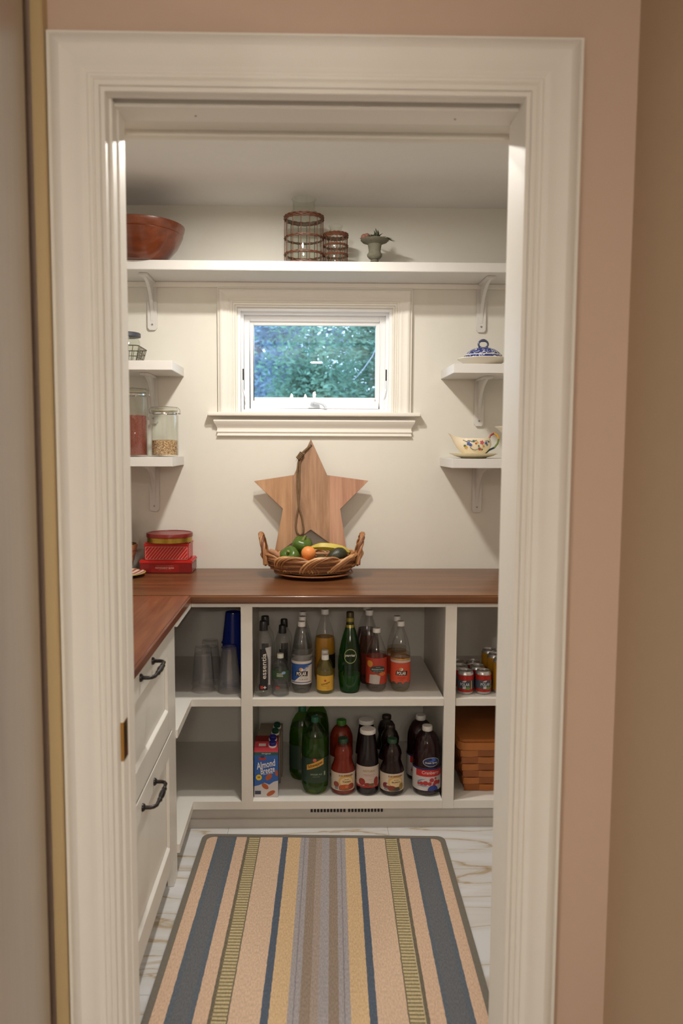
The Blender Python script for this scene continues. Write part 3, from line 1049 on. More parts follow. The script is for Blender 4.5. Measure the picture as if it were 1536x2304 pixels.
wicker_jar('large clear glass jar in a red brown wicker cage on top shelf', (-.028, -.145, TS + .001), R,
           [(0, .003), (R - .006, .003), (R, .010), (R, .190), (R - .004, .205), (.056, .220), (.048, .226), (.046, .232), (.046, .262), (.050, .268), (.052, .273), (.050, .276), (.047, .275), (.043, .262), (.043, .232), (R - .007, .20), (R - .004, .19), (R - .004, .012), (0, .008)], None, [.196, .114, .048, .006], 14)
R = .0465
wicker_jar('small clear glass jar in a red brown wicker cage beside the large one', (.105, -.140, TS + .001), R,
           [(0, .003), (R - .004, .003), (R, .008), (R, .118), (R - .006, .130), (.026, .136), (.025, .142), (.025, .158), (.029, .163), (.030, .168), (.027, .170), (.022, .158), (.022, .14), (R - .006, .122), (R - .003, .116), (R - .003, .01), (0, .007)], None, [.128, .086, .048, .007], 12)

ur = thing('urn', 'small grey green urn planter with succulent leaves on top shelf', 'planter', (.268, -.150, TS + .001))
URN = pm('mossy_grey_iron', lin(112, 108, 92), .85, var=.3, scale=60, bump=.5, bscale=120)
def flute(a, z):
    return 1 + (.035 * abs(math.sin(a * 10)) if .028 < z < .052 else 0)
put('body', MB().lathe([(0, 0), (.023, 0), (.023, .004), (.018, .008), (.013, .014), (.012, .020), (.017, .023), (.017, .027), (.012, .029), (.022, .034), (.030, .043), (.0305, .051), (.026, .058), (.025, .066), (.027, .080), (.029, .092), (.040, .098), (.052, .102), (.059, .109), (.057, .112), (.048, .108), (.03, .104), (0, .104)], 40, rf=flute), URN, ur, smooth=40)
SUC = pm('dark_succulent', lin(64, 72, 48), .6, var=.4, scale=60)
for k in range(34):
    a = rng.uniform(0, 2 * PI)
    L = rng.uniform(.034, .06)
    el = rng.uniform(.25, 1.35)
    base = Vector((rng.uniform(-.016, .016), rng.uniform(-.016, .016), .108))
    if k > 26:
        a, el, L, base = rng.uniform(-.6, .3), rng.uniform(-.15, .2), rng.uniform(.03, .055), Vector((.03, -.01, .110))
    d = Vector((math.cos(a) * math.cos(el), math.sin(a) * math.cos(el), math.sin(el)))
    pts = [base, base + d * L * .5 + Vector((0, 0, .004)), base + d * L + Vector((0, 0, -.004))]
    put('leaf', MB().tube(pts, [.0045, .004, .0006], 5, flat=.5), SUC, ur, smooth=60)
BER = pm('dusty_pink_bud', lin(132, 92, 74), .7, var=.3)
for (x, y, z, r) in ((-.046, -.015, .119, .013), (-.034, -.022, .122, .011), (-.050, .004, .116, .009)):
    put('bud', MB().ball((x, y, z), r, r, r * .95, 12, 8), BER, ur, smooth=60)
put('twig', MB().tube([(-.05, -.015, .116), (-.064, -.018, .112)], [.002, .001], 5), SUC, ur)

# ------------------------------------------------------------------ left shelf objects
S1, S2 = 1.805 + .001, 1.417 + .001
WIRE = pm('olive_dark_wire', lin(88, 80, 58), .5, metal=.5)
wb = thing('wire_basket', 'small dark wire basket on the upper left shelf', 'basket', (-.797, -.165, S1))
m = MB()
def rrect(w, d, z, rc=.02, n=5):
    pts = []
    for cx, cy, a0 in ((w - rc, d - rc, 0), (-w + rc, d - rc, PI / 2), (-w + rc, -d + rc, PI), (w - rc, -d + rc, 1.5 * PI)):
        for k in range(n):
            a = a0 + PI / 2 * k / (n - 1)
            pts.append((cx + rc * math.cos(a), cy + rc * math.sin(a), z))
    return pts
for z, w in ((.0025, .080), (.022, .085), (.042, .090), (.064, .096)):
    m.tube(rrect(w, w, z), .0022 if z > .06 else .0014, 5, closed=True)
for k in range(-4, 5):
    x = k * .019
    for sgn in (-1, 1):
        m.tube([(x, sgn * .096, .064), (x * .85, sgn * .080, .0025)], .0013, 4)
        m.tube([(sgn * .096, x, .064), (sgn * .080, x * .85, .0025)], .0013, 4)
    m.tube([(x * .85, -.08, .0025), (x * .85, .08, .0025)], .0012, 4)
put('wire_frame', m, WIRE, wb, smooth=60)
gj = thing('glass_canister', 'clear glass canister with a dark metal lid inside the wire basket', 'jar', (-.770, -.165, S1 + .004))
put('glass', MB().lathe([(0, 0), (.052, 0), (.058, .006), (.058, .085), (.052, .098), (.052, .108), (.049, .108), (.049, .097), (.055, .084), (.055, .008), (0, .003)], 32), GLASS, gj, smooth=40)
put('lid', MB().lathe([(.0, .122), (.057, .122), (.0605, .119), (.0605, .105), (.057, .104), (0, .106)], 32), pm('dark_slate_lid', lin(72, 72, 80), .45, metal=.3), gj, smooth=40)

def clip_jar(label, loc, r, h, fill, cmat, cname):
    t = thing('clip_top_jar', label, 'jar', loc, group='clip top glass jars')
    hb = h - .030
    put('glass', MB().lathe([(0, .002), (r - .005, .002), (r, .008), (r, hb - .014), (r - .006, hb - .004), (r - .007, hb), (r - .004, hb + .002), (r - .004, hb + .007), (r - .010, hb + .007), (r - .010, hb - .006), (r - .004, hb - .016), (r - .004, .010), (0, .006)], 32), GLASS, t, smooth=40)
    put(cname, MB().lathe([(0, .0065), (r - .0045, .0065), (r - .0045, fill), (r * .5, fill + .003), (0, fill - .001)], 32), cmat, t, smooth=40)
    put('lid', MB().lathe([(r - .010, hb + .007), (r - .003, hb + .008), (r - .002, hb + .014), (r - .006, hb + .020), (r - .012, hb + .022), (0, hb + .024), (0, hb + .019), (r - .014, hb + .017)], 32), GLASS, t, smooth=40)
    put('gasket', MB().lathe([(r - .012, hb + .0065), (r - .0025, hb + .0065), (r - .0025, hb + .009), (r - .012, hb + .009)], 28), pm('clear_gasket', lin(170, 160, 120), .5), t, smooth=40)
    b = put('band', MB().lathe([(r - .0065, hb - .007), (r - .0045, hb - .006), (r - .0045, hb + .0), (r - .0065, hb + .001)], 32), CHROME, t, smooth=40)
    m = MB()
    m.tube([(-r + .004, -.012, hb - .003), (-r - .004, -.008, hb - .002), (-r - .006, -.008, hb + .012), (-r + .004, -.006, hb + .022), (0, 0, hb + .026), (r - .004, .006, hb + .022), (r + .006, .008, hb + .012), (r + .006, .008, hb - .002), (r - .004, .012, hb - .004)], .0014, 6)
    m.tube([(r + .001, -.008, hb - .003), (r + .008, -.004, hb - .004), (r + .009, .006, hb - .004), (r + .002, .012, hb - .004)], .0024, 6)
    m.tube([(-r - .003, -.006, hb - .002), (-r - .011, -.008, hb - .018), (-r - .006, -.012, hb - .042)], .0014, 6)
    m.box(-r - .011, -r - .003, -.015, -.012, hb - .052, hb - .032)
    put('bail_wire', m, CHROME, t, smooth=60)
    return t
QUI = speckle('red_quinoa', [lin(120, 50, 34), lin(140, 62, 42), lin(104, 42, 30), lin(150, 74, 52)], 700)
GRA = speckle('mixed_grain', [lin(196, 158, 112), lin(150, 98, 62), lin(214, 182, 138), lin(92, 60, 44), lin(178, 132, 90), lin(226, 200, 160)], 420)
clip_jar('tall clip top glass jar half full of red brown grain', (-.742, -.180, S2), .060, .290, .170, QUI, 'red_grain')
clip_jar('short clip top glass jar with mixed pale grain at bottom', (-.613, -.170, S2), .0575, .214, .068, GRA, 'mixed_grain')

# ------------------------------------------------------------------ right shelf objects
S3, S4 = 1.800 + .001, 1.415 + .001
CHINA = pm('cream_china', lin(226, 216, 198), .14, var=.02)
cdh = thing('covered_dish', 'blue and white china covered dish on the upper right shelf', 'dish', (.727, -.175, S3))
put('saucer', MB().lathe([(0, .002), (.060, .000), (.063, .003), (.080, .013), (.100, .026), (.107, .031), (.106, .033), (.098, .029), (.078, .018), (.05, .010), (0, .009)], 40), CHINA, cdh, smooth=40)
put('dome', MB().lathe([(.086, .027), (.083, .034), (.076, .048), (.064, .061), (.046, .072), (.024, .079), (0, .081)], 40), willow('blue_printed_china'), cdh, smooth=50)
put('rim_line', MB().lathe([(.0788, .0445), (.0792, .0455), (.0772, .0480), (.0766, .047)], 40), CHINA, cdh, smooth=50)
pts = [(.020 * math.cos(a), 0, .093 + .016 * math.sin(a)) for a in [2 * PI * k / 20 for k in range(20)]]
put('loop_handle', MB().tube(pts, [.0042 + .0022 * max(0, math.sin(2 * PI * k / 20)) ** 6 for k in range(20)], 8, closed=True), pm('navy_glaze', lin(70, 76, 104), .2, var=.3, scale=120), cdh, smooth=60)

CREAM = pm('pale_yellow_china', lin(228, 214, 176), .16, var=.02)
put('saucer', MB().lathe([(0, .003), (.052, .0005), (.056, .003), (.082, .010), (.101, .019), (.102, .021), (.096, .019), (.075, .0125), (.045, .009), (0, .008)], 40), CREAM, label='pale yellow oval saucer under the floral gravy boat', cat='saucer', loc=(.694, -.180, S4), smooth=40)
gb = thing('gravy_boat', 'cream gravy boat with painted flowers and a rainbow handle', 'gravy boat', (.694, -.180, S4 + .0105))
m = MB()
# boat: oval sections, lip drawn out to the left
secs = [(0, .034, .024, 0), (.004, .044, .030, 0), (.012, .052, .034, 0), (.030, .068, .041, 0), (.045, .075, .044, 0), (.060, .074, .043, -.001), (.070, .072, .041, -.003), (.074, .072, .040, -.004)]
seg = 40
def boat(z, a, b, off, inner=0.0):
    ring_ = []
    for i in range(seg):
        t = 2 * PI * i / seg
        c, s = math.cos(t), math.sin(t)
        sp = max(0, -c) ** 7
        x = off + (a - inner) * c - sp * (z / .074) ** 3 * .034
        y = (b - inner) * s * (1 - .35 * sp)
        zz = z + sp * (z / .074) ** 3 * .020 + max(0, c) ** 4 * (z / .074) ** 4 * .004
        ring_.append((x, y, zz))
    return ring_
rows = [boat(*q) for q in secs] + [boat(.0735, .072, .040, -.004, .004), boat(.050, .073, .042, 0, .006), boat(.02, .05, .03, 0, .004)]
vs_, fs = [], []
for r_ in rows:
    vs_ += r_
for j in range(len(rows) - 1):
    for i in range(seg):
        k = (i + 1) % seg
        fs.append((j * seg + i, j * seg + k, (j + 1) * seg + k, (j + 1) * seg + i))
fs.append(tuple(range(seg - 1, -1, -1)))
fs.append(tuple(range((len(rows) - 1) * seg, len(rows) * seg)))
m.add(vs_, fs)
put('bowl', m, pm('ivory_china', lin(232, 218, 192), .14, var=.02), gb, smooth=40)
# painted flowers follow the front of the boat
def boat_front(u, v, off=.0008):
    z = v
    for j in range(len(secs) - 1):
        if secs[j][0] <= z <= secs[j + 1][0]:
            f_ = (z - secs[j][0]) / (secs[j + 1][0] - secs[j][0] + 1e-9)
            a = secs[j][1] + (secs[j + 1][1] - secs[j][1]) * f_
            b = secs[j][2] + (secs[j + 1][2] - secs[j][2]) * f_
            break
    c = max(-.97, min(.97, u / a))
    return (u, -(b + off) * math.sqrt(1 - c * c) - off, v)
def petal(mbs, cu, cv, r):
    n = 10
    vs2 = [boat_front(cu, cv, .0012)]
    for k in range(n):
        a = 2 * PI * k / n
        q = r * (1 + .25 * math.cos(5 * a))
        vs2.append(boat_front(cu + q * math.cos(a), cv + q * math.sin(a), .0011))
    mbs.add(vs2, [(0, 1 + k, 1 + (k + 1) % n) for k in range(n)])
for nm, rgb, spots in (('pink', (196, 84, 96), [(.026, .056, .0085)]), ('blue', (62, 84, 150), [(-.030, .052, .008), (-.022, .046, .006), (.045, .053, .006)]), ('red', (190, 72, 52), [(.018, .028, .006), (.0, .052, .004)]),
                       ('yellow', (204, 164, 60), [(-.040, .036, .006), (.034, .040, .005), (.006, .057, .004)]), ('green', (74, 112, 92), [(-.010, .062, .005), (.012, .042, .004), (-.045, .042, .005), (.058, .060, .004), (.050, .046, .004), (.028, .026, .004)])):
    mp_ = MB()
    for c in spots:
        petal(mp_, *c)
    raw('painted_flower', mp_, P_('flower_' + nm, rgb, .2), gb)
mp_ = MB()
for pts in ([(-.052, .066), (-.040, .060), (-.030, .064), (-.014, .060), (.004, .066)], [(-.024, .036), (-.012, .026), (0, .024), (.012, .028), (.014, .040)], [(.040, .062), (.052, .064), (.060, .056)]):
    mp_.tube([boat_front(u, v, .0012) for u, v in pts], .0011, 4)
put('painted_vine', mp_, P_('vine', (70, 92, 104), .2), gb)
hp = [Vector((.064, 0, .070)), Vector((.070, 0, .086)), Vector((.086, 0, .094)), Vector((.100, 0, .088)), Vector((.106, 0, .072)), Vector((.102, 0, .052)), Vector((.088, 0, .034)), Vector((.066, 0, .024)), Vector((.050, 0, .010))]
for nm, i0, i1, rgb in (('red', 0, 3, (150, 56, 46)), ('yellow', 2, 5, (216, 160, 56)), ('green', 4, 7, (104, 120, 52)), ('teal', 6, 9, (44, 70, 80))):
    put('handle', MB().tube(hp[i0:i1], .0042, 8), P_('handle_' + nm, rgb, .2), gb, smooth=60)
cs = thing('pedestal_bowl', 'white pedestal bowl half hidden behind the right door jamb', 'bowl', (.885, -.165, S4))
put('foot', MB().lathe([(0, 0), (.055, 0), (.055, .004), (.02, .014), (.014, .05), (.02, .085)], 32, cap1=True), CHINA, cs, smooth=40)
put('bowl', MB().lathe([(0, .085), (.03, .086), (.065, .105), (.085, .124), (.096, .132), (.097, .135), (.09, .133), (.06, .112), (0, .092)], 40), CHINA, cs, smooth=40)

# ------------------------------------------------------------------ counter objects
# star board of three glued planks leaning on the wall
th = math.radians(10.0)
star = thing('star_board', 'large star shaped wooden serving board leaning on the wall', 'board', (.004, -.100, .985))
star.rotation_euler = (-th, 0, 0)
SW1 = wood('mango_wood_left', lin(146, 104, 72), lin(172, 130, 94), lin(192, 152, 114), 2, 1.0, rough=.6, stretch=6, curl=.5)
SW2 = wood('mango_wood_middle', lin(124, 90, 64), lin(158, 120, 90), lin(184, 146, 114), 2, 1.3, rough=.6, stretch=5, curl=1.2)
SW3 = wood('mango_wood_right', lin(146, 98, 74), lin(172, 126, 100), lin(192, 148, 120), 2, 1.0, rough=.6, stretch=8, curl=.4)
def zt(z): return (z - .985) / math.cos(th)
SP = [(0, 1.492), (.072, 1.334), (.253, 1.310), (.129, 1.187), (.160, .985), (0, 1.098), (-.160, .985), (-.122, 1.187), (-.249, 1.307), (-.075, 1.334)]
SP = [(x, zt(z)) for x, z in SP]
def clip_poly(poly, xk, keep):
    out = []
    n = len(poly)
    for i in range(n):
        a, b = poly[i], poly[(i + 1) % n]
        ia, ib = keep(a[0] - xk), keep(b[0] - xk)
        if ia: out.append(a)
        if ia != ib:
            t = (xk - a[0]) / (b[0] - a[0])
            out.append((xk, a[1] + t * (b[1] - a[1])))
    return out
XA, XB = -.080, .082
mid = clip_poly(clip_poly(SP, XA, lambda d: d >= 0), XB, lambda d: d <= 0)
lft = clip_poly(SP, XA, lambda d: d <= 0)
rgt = clip_poly(SP, XB, lambda d: d >= 0)
def plank(poly, mat, inset):
    return put('plank', MB().prism(poly, lambda u, v, d: (u, d, v), -.018 - inset, 0.0), mat, star)
plank([(x + (.0004 if x == XA else (-.0004 if x == XB else 0)), z) for x, z in mid], SW2, 0.0)
plank(lft, SW1, .0004)
plank(rgt, SW3, .0003)
ROPE = pm('jute_rope', lin(112, 86, 58), .9, var=.3, scale=150, bump=.6, bscale=500)
HZ = zt(1.462)
put('hole', MB().lathe([(0, 0), (.0058, 0), (.0058, .001)], 16), BLACK, star, loc=(.0, -.0188, HZ), rot=(PI / 2, 0, 0))
m = MB()
def rp(px, py, d=.024):      # rope points from offsets on the board face
    return (px, -.018 - d, py)
A = [(-.001, HZ, -.004), (-.010, HZ - .007, .006), (-.026, HZ - .022, .008), (-.040, HZ - .036, .009)]
m.tube([(x, -.018 - d, z) for x, z, d in A], .0052, 8)
K = (-.047, HZ - .046)
loop = [(K[0], K[1], .010), (-.056, HZ - .075, .007), (-.060, HZ - .12, .006), (-.060, HZ - .18, .006), (-.056, HZ - .24, .006), (-.054, HZ - .27, .007), (-.062, HZ - .315, .006), (-.066, HZ - .355, .006), (-.060, HZ - .385, .006), (-.046, HZ - .396, .006), (-.034, HZ - .386, .006),
        (-.031, HZ - .365, .006), (-.038, HZ - .32, .006), (-.049, HZ - .28, .010), (-.053, HZ - .25, .007), (-.049, HZ - .19, .006), (-.050, HZ - .12, .007), (-.048, HZ - .075, .009), (K[0] + .004, K[1], .010)]
m.tube([(x, -.018 - d, z) for x, z, d in loop], .0042, 7)
rope = put('rope', m, ROPE, star, smooth=60)
kn = MB()
for k in range(5):
    c = Vector((K[0] + .008 - k * .004, -.029, K[1] + .010 - k * .0055))
    ax = Vector((-.6, 0, -.8)).normalized()
    e1, e2 = Vector((.8, 0, -.6)), Vector((0, 1, 0))
    kn.tube([c + e1 * (.0098 * math.cos(a)) + e2 * (.0085 * math.sin(a)) for a in [2 * PI * i / 14 for i in range(14)]], .0032, 6, closed=True)
kn.tube([(K[0] - .006, -.030, K[1] - .008), (K[0] - .020, -.031, K[1] - .026)], [.0012, .0004], 4)
put('knot', kn, ROPE, rope, smooth=60)

# woven tray and basket
BX, BY = .008, -.205
WILL = pm('honey_willow', lin(158, 110, 70), .45, var=.28, scale=70, bump=.25, bscale=160)
WILL3 = pm('pale_willow', lin(202, 154, 106), .42, var=.25, scale=70, bump=.25, bscale=160)
WILL2 = pm('dark_willow', lin(110, 66, 38), .5, var=.28, scale=70, bump=.25, bscale=160)
pl = thing('woven_plate', 'flat round brown plate with a beaded rim under the fruit basket', 'plate', (BX + .008, BY + .02, CT))
put('disc', MB().lathe([(0, .002), (.11, .0005), (.14, .006), (.165, .015), (.1665, .018), (.162, .0185), (.13, .010), (0, .007)], 48), pm('brown_lacquer', lin(96, 58, 36), .35, var=.2), pl, smooth=40)
put('beaded_rim', MB().tube([((.166 + .0012 * math.sin(k * PI / 1.5)) * math.cos(2 * PI * k / 150), (.166 + .0012 * math.sin(k * PI / 1.5)) * math.sin(2 * PI * k / 150), .0175) for k in range(150)], .0034, 6, closed=True), pm('gold_brown_bead', lin(150, 94, 56), .5, var=.4, scale=300), pl, smooth=60)
bk = thing('wicker_basket', 'honey willow fruit basket with crossing strands and two upright handles', 'basket', (BX, BY, CT + .011))
EA, EB = .200, .128       # half axes at the rim
def bpt(a, r, z):
    return (EA * r * math.cos(a), EB * r * math.sin(a), z)
put('base', MB().lathe([(0, .004), (.60, .004), (.72, .008), (.74, .014), (.60, .012), (0, .012)], 40, sx=EA, sy=EB), WILL2, bk, smooth=40)
NS = 96
for k, (r, z, tr_) in enumerate(((.72, .012, .006), (.79, .019, .006), (.85, .027, .006), (.90, .036, .006), (.94, .046, .006), (.97, .055, .006))):
    put('side_strand', MB().tube([bpt(2 * PI * i / NS, r + .012 * math.sin(6 * 2 * PI * i / NS + k * PI), z + .002 * math.sin(5 * 2 * PI * i / NS + k)) for i in range(NS)], tr_, 6, closed=True), WILL2 if k % 2 else WILL, bk, smooth=60)
put('rim', MB().tube([bpt(2 * PI * i / NS, 1.0, .066 + .010 * abs(math.cos(2 * PI * i / NS)) ** 3) for i in range(NS)], .0088, 8, closed=True), WILL, bk, smooth=60)
nw = 9
for s in (1, -1):
    for k in range(nw):
        for j in range(2):
            a0 = 2 * PI * k / nw + (.0 if s > 0 else .14) + .075 * j
            pts = []
            for i in range(15):
                t = i / 14
                a = a0 + s * .95 * (t - .5)
                hump = math.sin(PI * t)
                z = .018 + .066 * hump ** .8 + .010 * abs(math.cos(a)) ** 3
                r = .84 + .225 * hump ** .6 + .04 * math.sin(PI * t * 2) * s
                pts.append(bpt(a, r, z))
            put('wrap_strand', MB().tube(pts, .0050, 6), WILL3 if s > 0 else WILL, bk, smooth=60)
for sx in (-1, 1):
    hd = None
    for j in range(4):
        pts = []
        for i in range(25):
            t = i / 24
            ang = PI * t
            y = .062 * math.cos(ang)
            z = .045 + .125 * math.sin(ang) ** .75
            off = .0065
            w = 14 * t + j * PI / 2
            pts.append((sx * (EA * .955 + .024 * math.sin(ang)) + off * math.cos(w), y * (1 + .10 * math.sin(w)), z + off * .6 * math.sin(w)))
        o = MB().tube(pts, .0056, 6)
        if hd is None:
            hd = put('handle', o, WILL, bk, smooth=60)
        else:
            put('strand', o, WILL if j % 2 else WILL2, hd, smooth=60)

# fruit (top level, resting in the basket)
ORNG = pm('apricot_orange_skin', lin(228, 140, 72), .4, var=.08, scale=40, bump=.25, bscale=700)
def citrus(label, loc, r, rx=.0):
    t = thing('clementine', label, 'fruit', loc, group='clementines in the basket')
    t.rotation_euler = (rx, .3, 0)
    put('skin', MB().lathe([(.0, -r * .93), (r * .3, -r * .9), (r * .6, -r * .76), (r * .85, -r * .48), (r * .99, -.1 * r), (r * .97, .25 * r), (r * .82, .58 * r), (r * .55, .82 * r), (r * .25, .91 * r), (.0, r * .88)], 24), ORNG, t, smooth=180)
    put('stem_button', MB().lathe([(0, r * .90), (r * .09, r * .90), (r * .1, r * .87)], 8), pm('green_button', lin(96, 104, 52), .7), t)
bz = CT + .011
citrus('orange clementine resting on top of the other fruit', (-.006, -.255, bz + .092), .0315, -.5)
citrus('orange clementine low at the front rim of the basket', (-.024, -.286, bz + .046), .0275, .4)
AVO = pm('avocado_skin', lin(46, 48, 30), .35, var=.5, scale=70, bump=.6, bscale=260)
def avocado(label, loc, rz, r=.033):
    t = thing('avocado', label, 'fruit', loc, rz, group='avocados in the basket')
    m = MB().lathe([(0, -.046), (.014, -.044), (.026, -.034), (.033, -.016), (.033, .002), (.027, .020), (.019, .034), (.011, .044), (0, .048)], 22)
    put('skin', m, AVO, t, smooth=180, rot=(PI / 2 + .25, 0, 0))
    put('stem_end', MB().ball((0, 0, 0), .0035, .0035, .003, 8, 5), pm('avocado_stem', lin(110, 84, 52), .8), t, loc=(0, -.047, -.012))
avocado('dark green avocado beside the clementines in the basket', (.052, -.268, bz + .052), .25)
avocado('dark green avocado at the right, lying against the banana', (.114, -.225, bz + .078), -1.15)
GRN = pm('green_pepper_skin', lin(74, 100, 34), .3, var=.3, scale=30, bump=.08, bscale=40)
def pepper(label, loc, r, rx, rz):
    t = thing('green_pepper', label, 'vegetable', loc, rz, group='green peppers in the basket')
    t.rotation_euler = (rx, 0, rz)
    rf = lambda a, z: 1 + .11 * abs(math.cos(a * 2)) - .05
    put('flesh', MB().lathe([(0, -r * .82), (.35 * r, -r * .9), (.75 * r, -.7 * r), (.98 * r, -.2 * r), (1.02 * r, .25 * r), (.86 * r, .62 * r), (.5 * r, .78 * r), (.2 * r, .66 * r), (0, .6 * r)], 32, rf=rf), GRN, t, smooth=180)
    put('stem', MB().tube([(0, 0, .6 * r), (.004, 0, .85 * r), (.010, .002, 1.05 * r)], [.008, .005, .006], 8), pm('pepper_stem', lin(118, 124, 62), .6), t, smooth=60)
pepper('green pepper at the front left with its stem showing', (-.083, -.235, bz + .076), .041, .9, -.5)
pepper('green pepper at the back standing highest in the basket', (-.034, -.162, bz + .114), .042, .35, .6)
BAN = pm('banana_skin', lin(196, 176, 70), .45, var=.18, scale=25)
bn = thing('banana', 'yellow green banana lying along the back right of the basket', 'fruit', (.085, -.174, bz + .106))
pts, rr = [], []
for i in range(15):
    t = i / 14
    a = -.62 + 1.24 * t
    pts.append((.115 * math.sin(a) * 1.25, -.02 * math.cos(a), .040 * (math.cos(a) - .8) * 2.0 - .020 * t))
    rr.append(.0175 * min(1, (.30 + 2.6 * t)) * min(1, .35 + 4 * (1 - t)))
put('skin', MB().tube(pts, rr, 6), BAN, bn, smooth=50)
put('stem', MB().tube([pts[0], (pts[0][0] - .012, pts[0][1], pts[0][2] + .003), (pts[0][0] - .024, pts[0][1] - .002, pts[0][2] + .006)], [.006, .005, .006], 7), pm('banana_stem', lin(150, 150, 70), .6), bn, smooth=60)
put('tip', MB().ball(pts[-1], .006, .006, .006, 8, 6), pm('banana_tip', lin(70, 60, 36), .8), bn, smooth=60)
rt = put('ginger_root', MB().tube([(-.05, .01, .03), (-.03, .0, .022), (-.006, -.008, .008), (.022, -.02, -.006)], [.010, .013, .012, .007], 8).ball((-.03, .012, .02), .016, .012, .012, 10, 8).ball((.0, .01, .002), .018, .014, .012, 10, 8),
         pm('knobbly_root_skin', lin(164, 118, 86), .75, var=.3, scale=80, bump=.4, bscale=200), loc=(-.120, -.225, bz + .068), label='knobbly pale brown root lying at the left end of the basket', cat='vegetable', smooth=60)

# tins in the left corner
RED1 = pm('dark_red_tin', lin(122, 22, 24), .3, var=.06)
RED2 = pm('bright_red_tin', lin(188, 36, 32), .3, var=.06)
t1 = thing('cookie_tin', 'dark red rectangular candy tin at the bottom of the stack', 'tin', (-.620, -.078, CT + .0005), group='stacked red tins')
put('body', MB().box(-.112, .112, -.072, .072, 0, .046), RED1, t1, bevel=.004, smooth=40)
put('lid', MB().box(-.114, .114, -.074, .074, .042, .058), RED2, t1, bevel=.004, smooth=40)
lb = MB(); patch(lb, rect(-.062, .056, .004, .040), None, .0725)
l1 = raw('label_panel', lb, P_('tin_panel', (140, 24, 24), .3), t1)
lb = MB()
text_into(lb, 'PEPPERMINT BARK', .082, -.004, .024, None, .0732, bold=.03, height=.0065)
text_into(lb, 'DARK CHOCOLATE AND PEPPERMINT', .074, -.004, .0325, None, .0732, height=.0022)
text_into(lb, 'NET WT 16 OZ (1 LB)', .052, -.004, .0165, None, .0732, height=.0022)
raw('lettering', lb, P_('tin_letters', (206, 150, 132), .4), l1)
t2 = thing('cookie_tin', 'red tin with white diagonal stripes in the middle of the stack', 'tin', (-.6165, -.085, CT + .059), group='stacked red tins')
put('body', MB().box(-.0945, .0945, -.0645, .066, 0, .068), RED2, t2, bevel=.004, smooth=40)
put('lid', MB().box(-.097, .097, -.067, .068, .058, .0755), RED2, t2, bevel=.005, smooth=40)
lb = MB()
for k in range(17):
    u = -.128 + k * .0136
    a, b = (u, .003), (u + .044, .057)
    pts = []
    for (x, z) in (a, b):
        pts.append((x, z))
    u0, v0, u1, v1 = a[0], a[1], b[0], b[1]
    if u0 < -.090:
        v0 += (-.090 - u0) * (v1 - v0) / (u1 - u0); u0 = -.090
    if u1 > .090:
        v1 -= (u1 - .090) * (v1 - v0) / (u1 - u0); u1 = .090
    if u1 > u0:
        patch(lb, [(u0 - .001, v0), (u0 + .001, v0), (u1 + .001, v1), (u1 - .001, v1)], None, .0652)
for q in ((-.0905, .0905, .0025, .0036), (-.0905, .0905, .0564, .0575), (-.0905, -.0895, .0025, .0575), (.0895, .0905, .0025, .0575)):
    patch(lb, rect(*q), None, .0652)
raw('stripes', lb, P_('tin_stripes', (224, 170, 160), .4), t2)
t3 = thing('round_tin', 'round gold tin with a dark red lid on top of the stack', 'tin', (-.609, -.108, CT + .1352), group='stacked red tins')
put('body', MB().lathe([(0, 0), (.095, 0), (.097, .002), (.097, .026)], 48, cap1=True), pm('gold_tin', lin(178, 148, 62), .25, metal=.85), t3, smooth=40)
put('lid', MB().lathe([(.0985, .022), (.0995, .023), (.0995, .036), (.098, .039), (.093, .0395), (.091, .037), (.06, .0365), (0, .0375)], 48), pm('oxblood_lid', lin(118, 26, 24), .3, var=.25, scale=45), t3, smooth=40)

# striped plate and splint basket at the left end of the counter
pt = thing('dessert_plate', 'small pink plate with red and white stripes and green rim', 'plate', (-.800, -.215, CT + .0005))
pst = MB().lathe([(0, .004), (.06, .001), (.066, .003), (.092, .010), (.104, .014), (.105, .0165), (.100, .016), (.085, .012), (.06, .007), (0, .0065)], 44)
def plate_mat():
    m_, nt, out = _new('candy_striped_china')
    p = N(nt, 'ShaderNodeBsdfPrincipled')
    v = coords(nt, (1, 1, 1), (0, 0, .5))
    wv = N(nt, 'ShaderNodeTexWave', wave_type='BANDS', bands_direction='X')
    wv.inputs['Scale'].default_value = 9
    wv.inputs['Distortion'].default_value = 1.0
    nt.links.new(v, wv.inputs['Vector'])
    c = ramp(nt, wv.outputs['Fac'], [(0, lin(176, 60, 62)), (.22, lin(206, 140, 128)), (.60, lin(222, 190, 172)), (.8, lin(240, 224, 206))])
    nt.links.new(c, p.inputs['Base Color'])
    p.inputs['Roughness'].default_value = .2
    nt.links.new(p.outputs[0], out.inputs[0])
    return m_
put('dish', pst, plate_mat(), pt, smooth=40)
put('rim', MB().tube([(.1045 * math.cos(2 * PI * k / 48), .1045 * math.sin(2 * PI * k / 48), .0155) for k in range(48)], .0022, 6, closed=True), pm('olive_green_glaze', lin(168, 158, 70), .3), pt, smooth=60)
SPL = pm('pale_splint', lin(188, 136, 98), .6, var=.22, scale=30, bump=.2, bscale=120)
sb = thing('splint_basket', 'small tapered basket of overlapping pale wood bands behind the plate', 'basket', (-.868, -.100, CT + .0005))
for k in range(5):
    r0 = .086 + .006 * k
    put('splint_band', MB().lathe([(r0 - .003, .024 * k + .001), (r0 + .001, .024 * k + .001), (r0 + .0045, .024 * k + .025), (r0 + .0005, .024 * k + .025)], 40, rf=lambda a, z: 1 + .012 * math.sin(a * 8)), SPL, sb, smooth=40)
put('base', MB().lathe([(0, .002), (.084, .002), (.084, .006), (0, .006)], 32), SPL, sb)
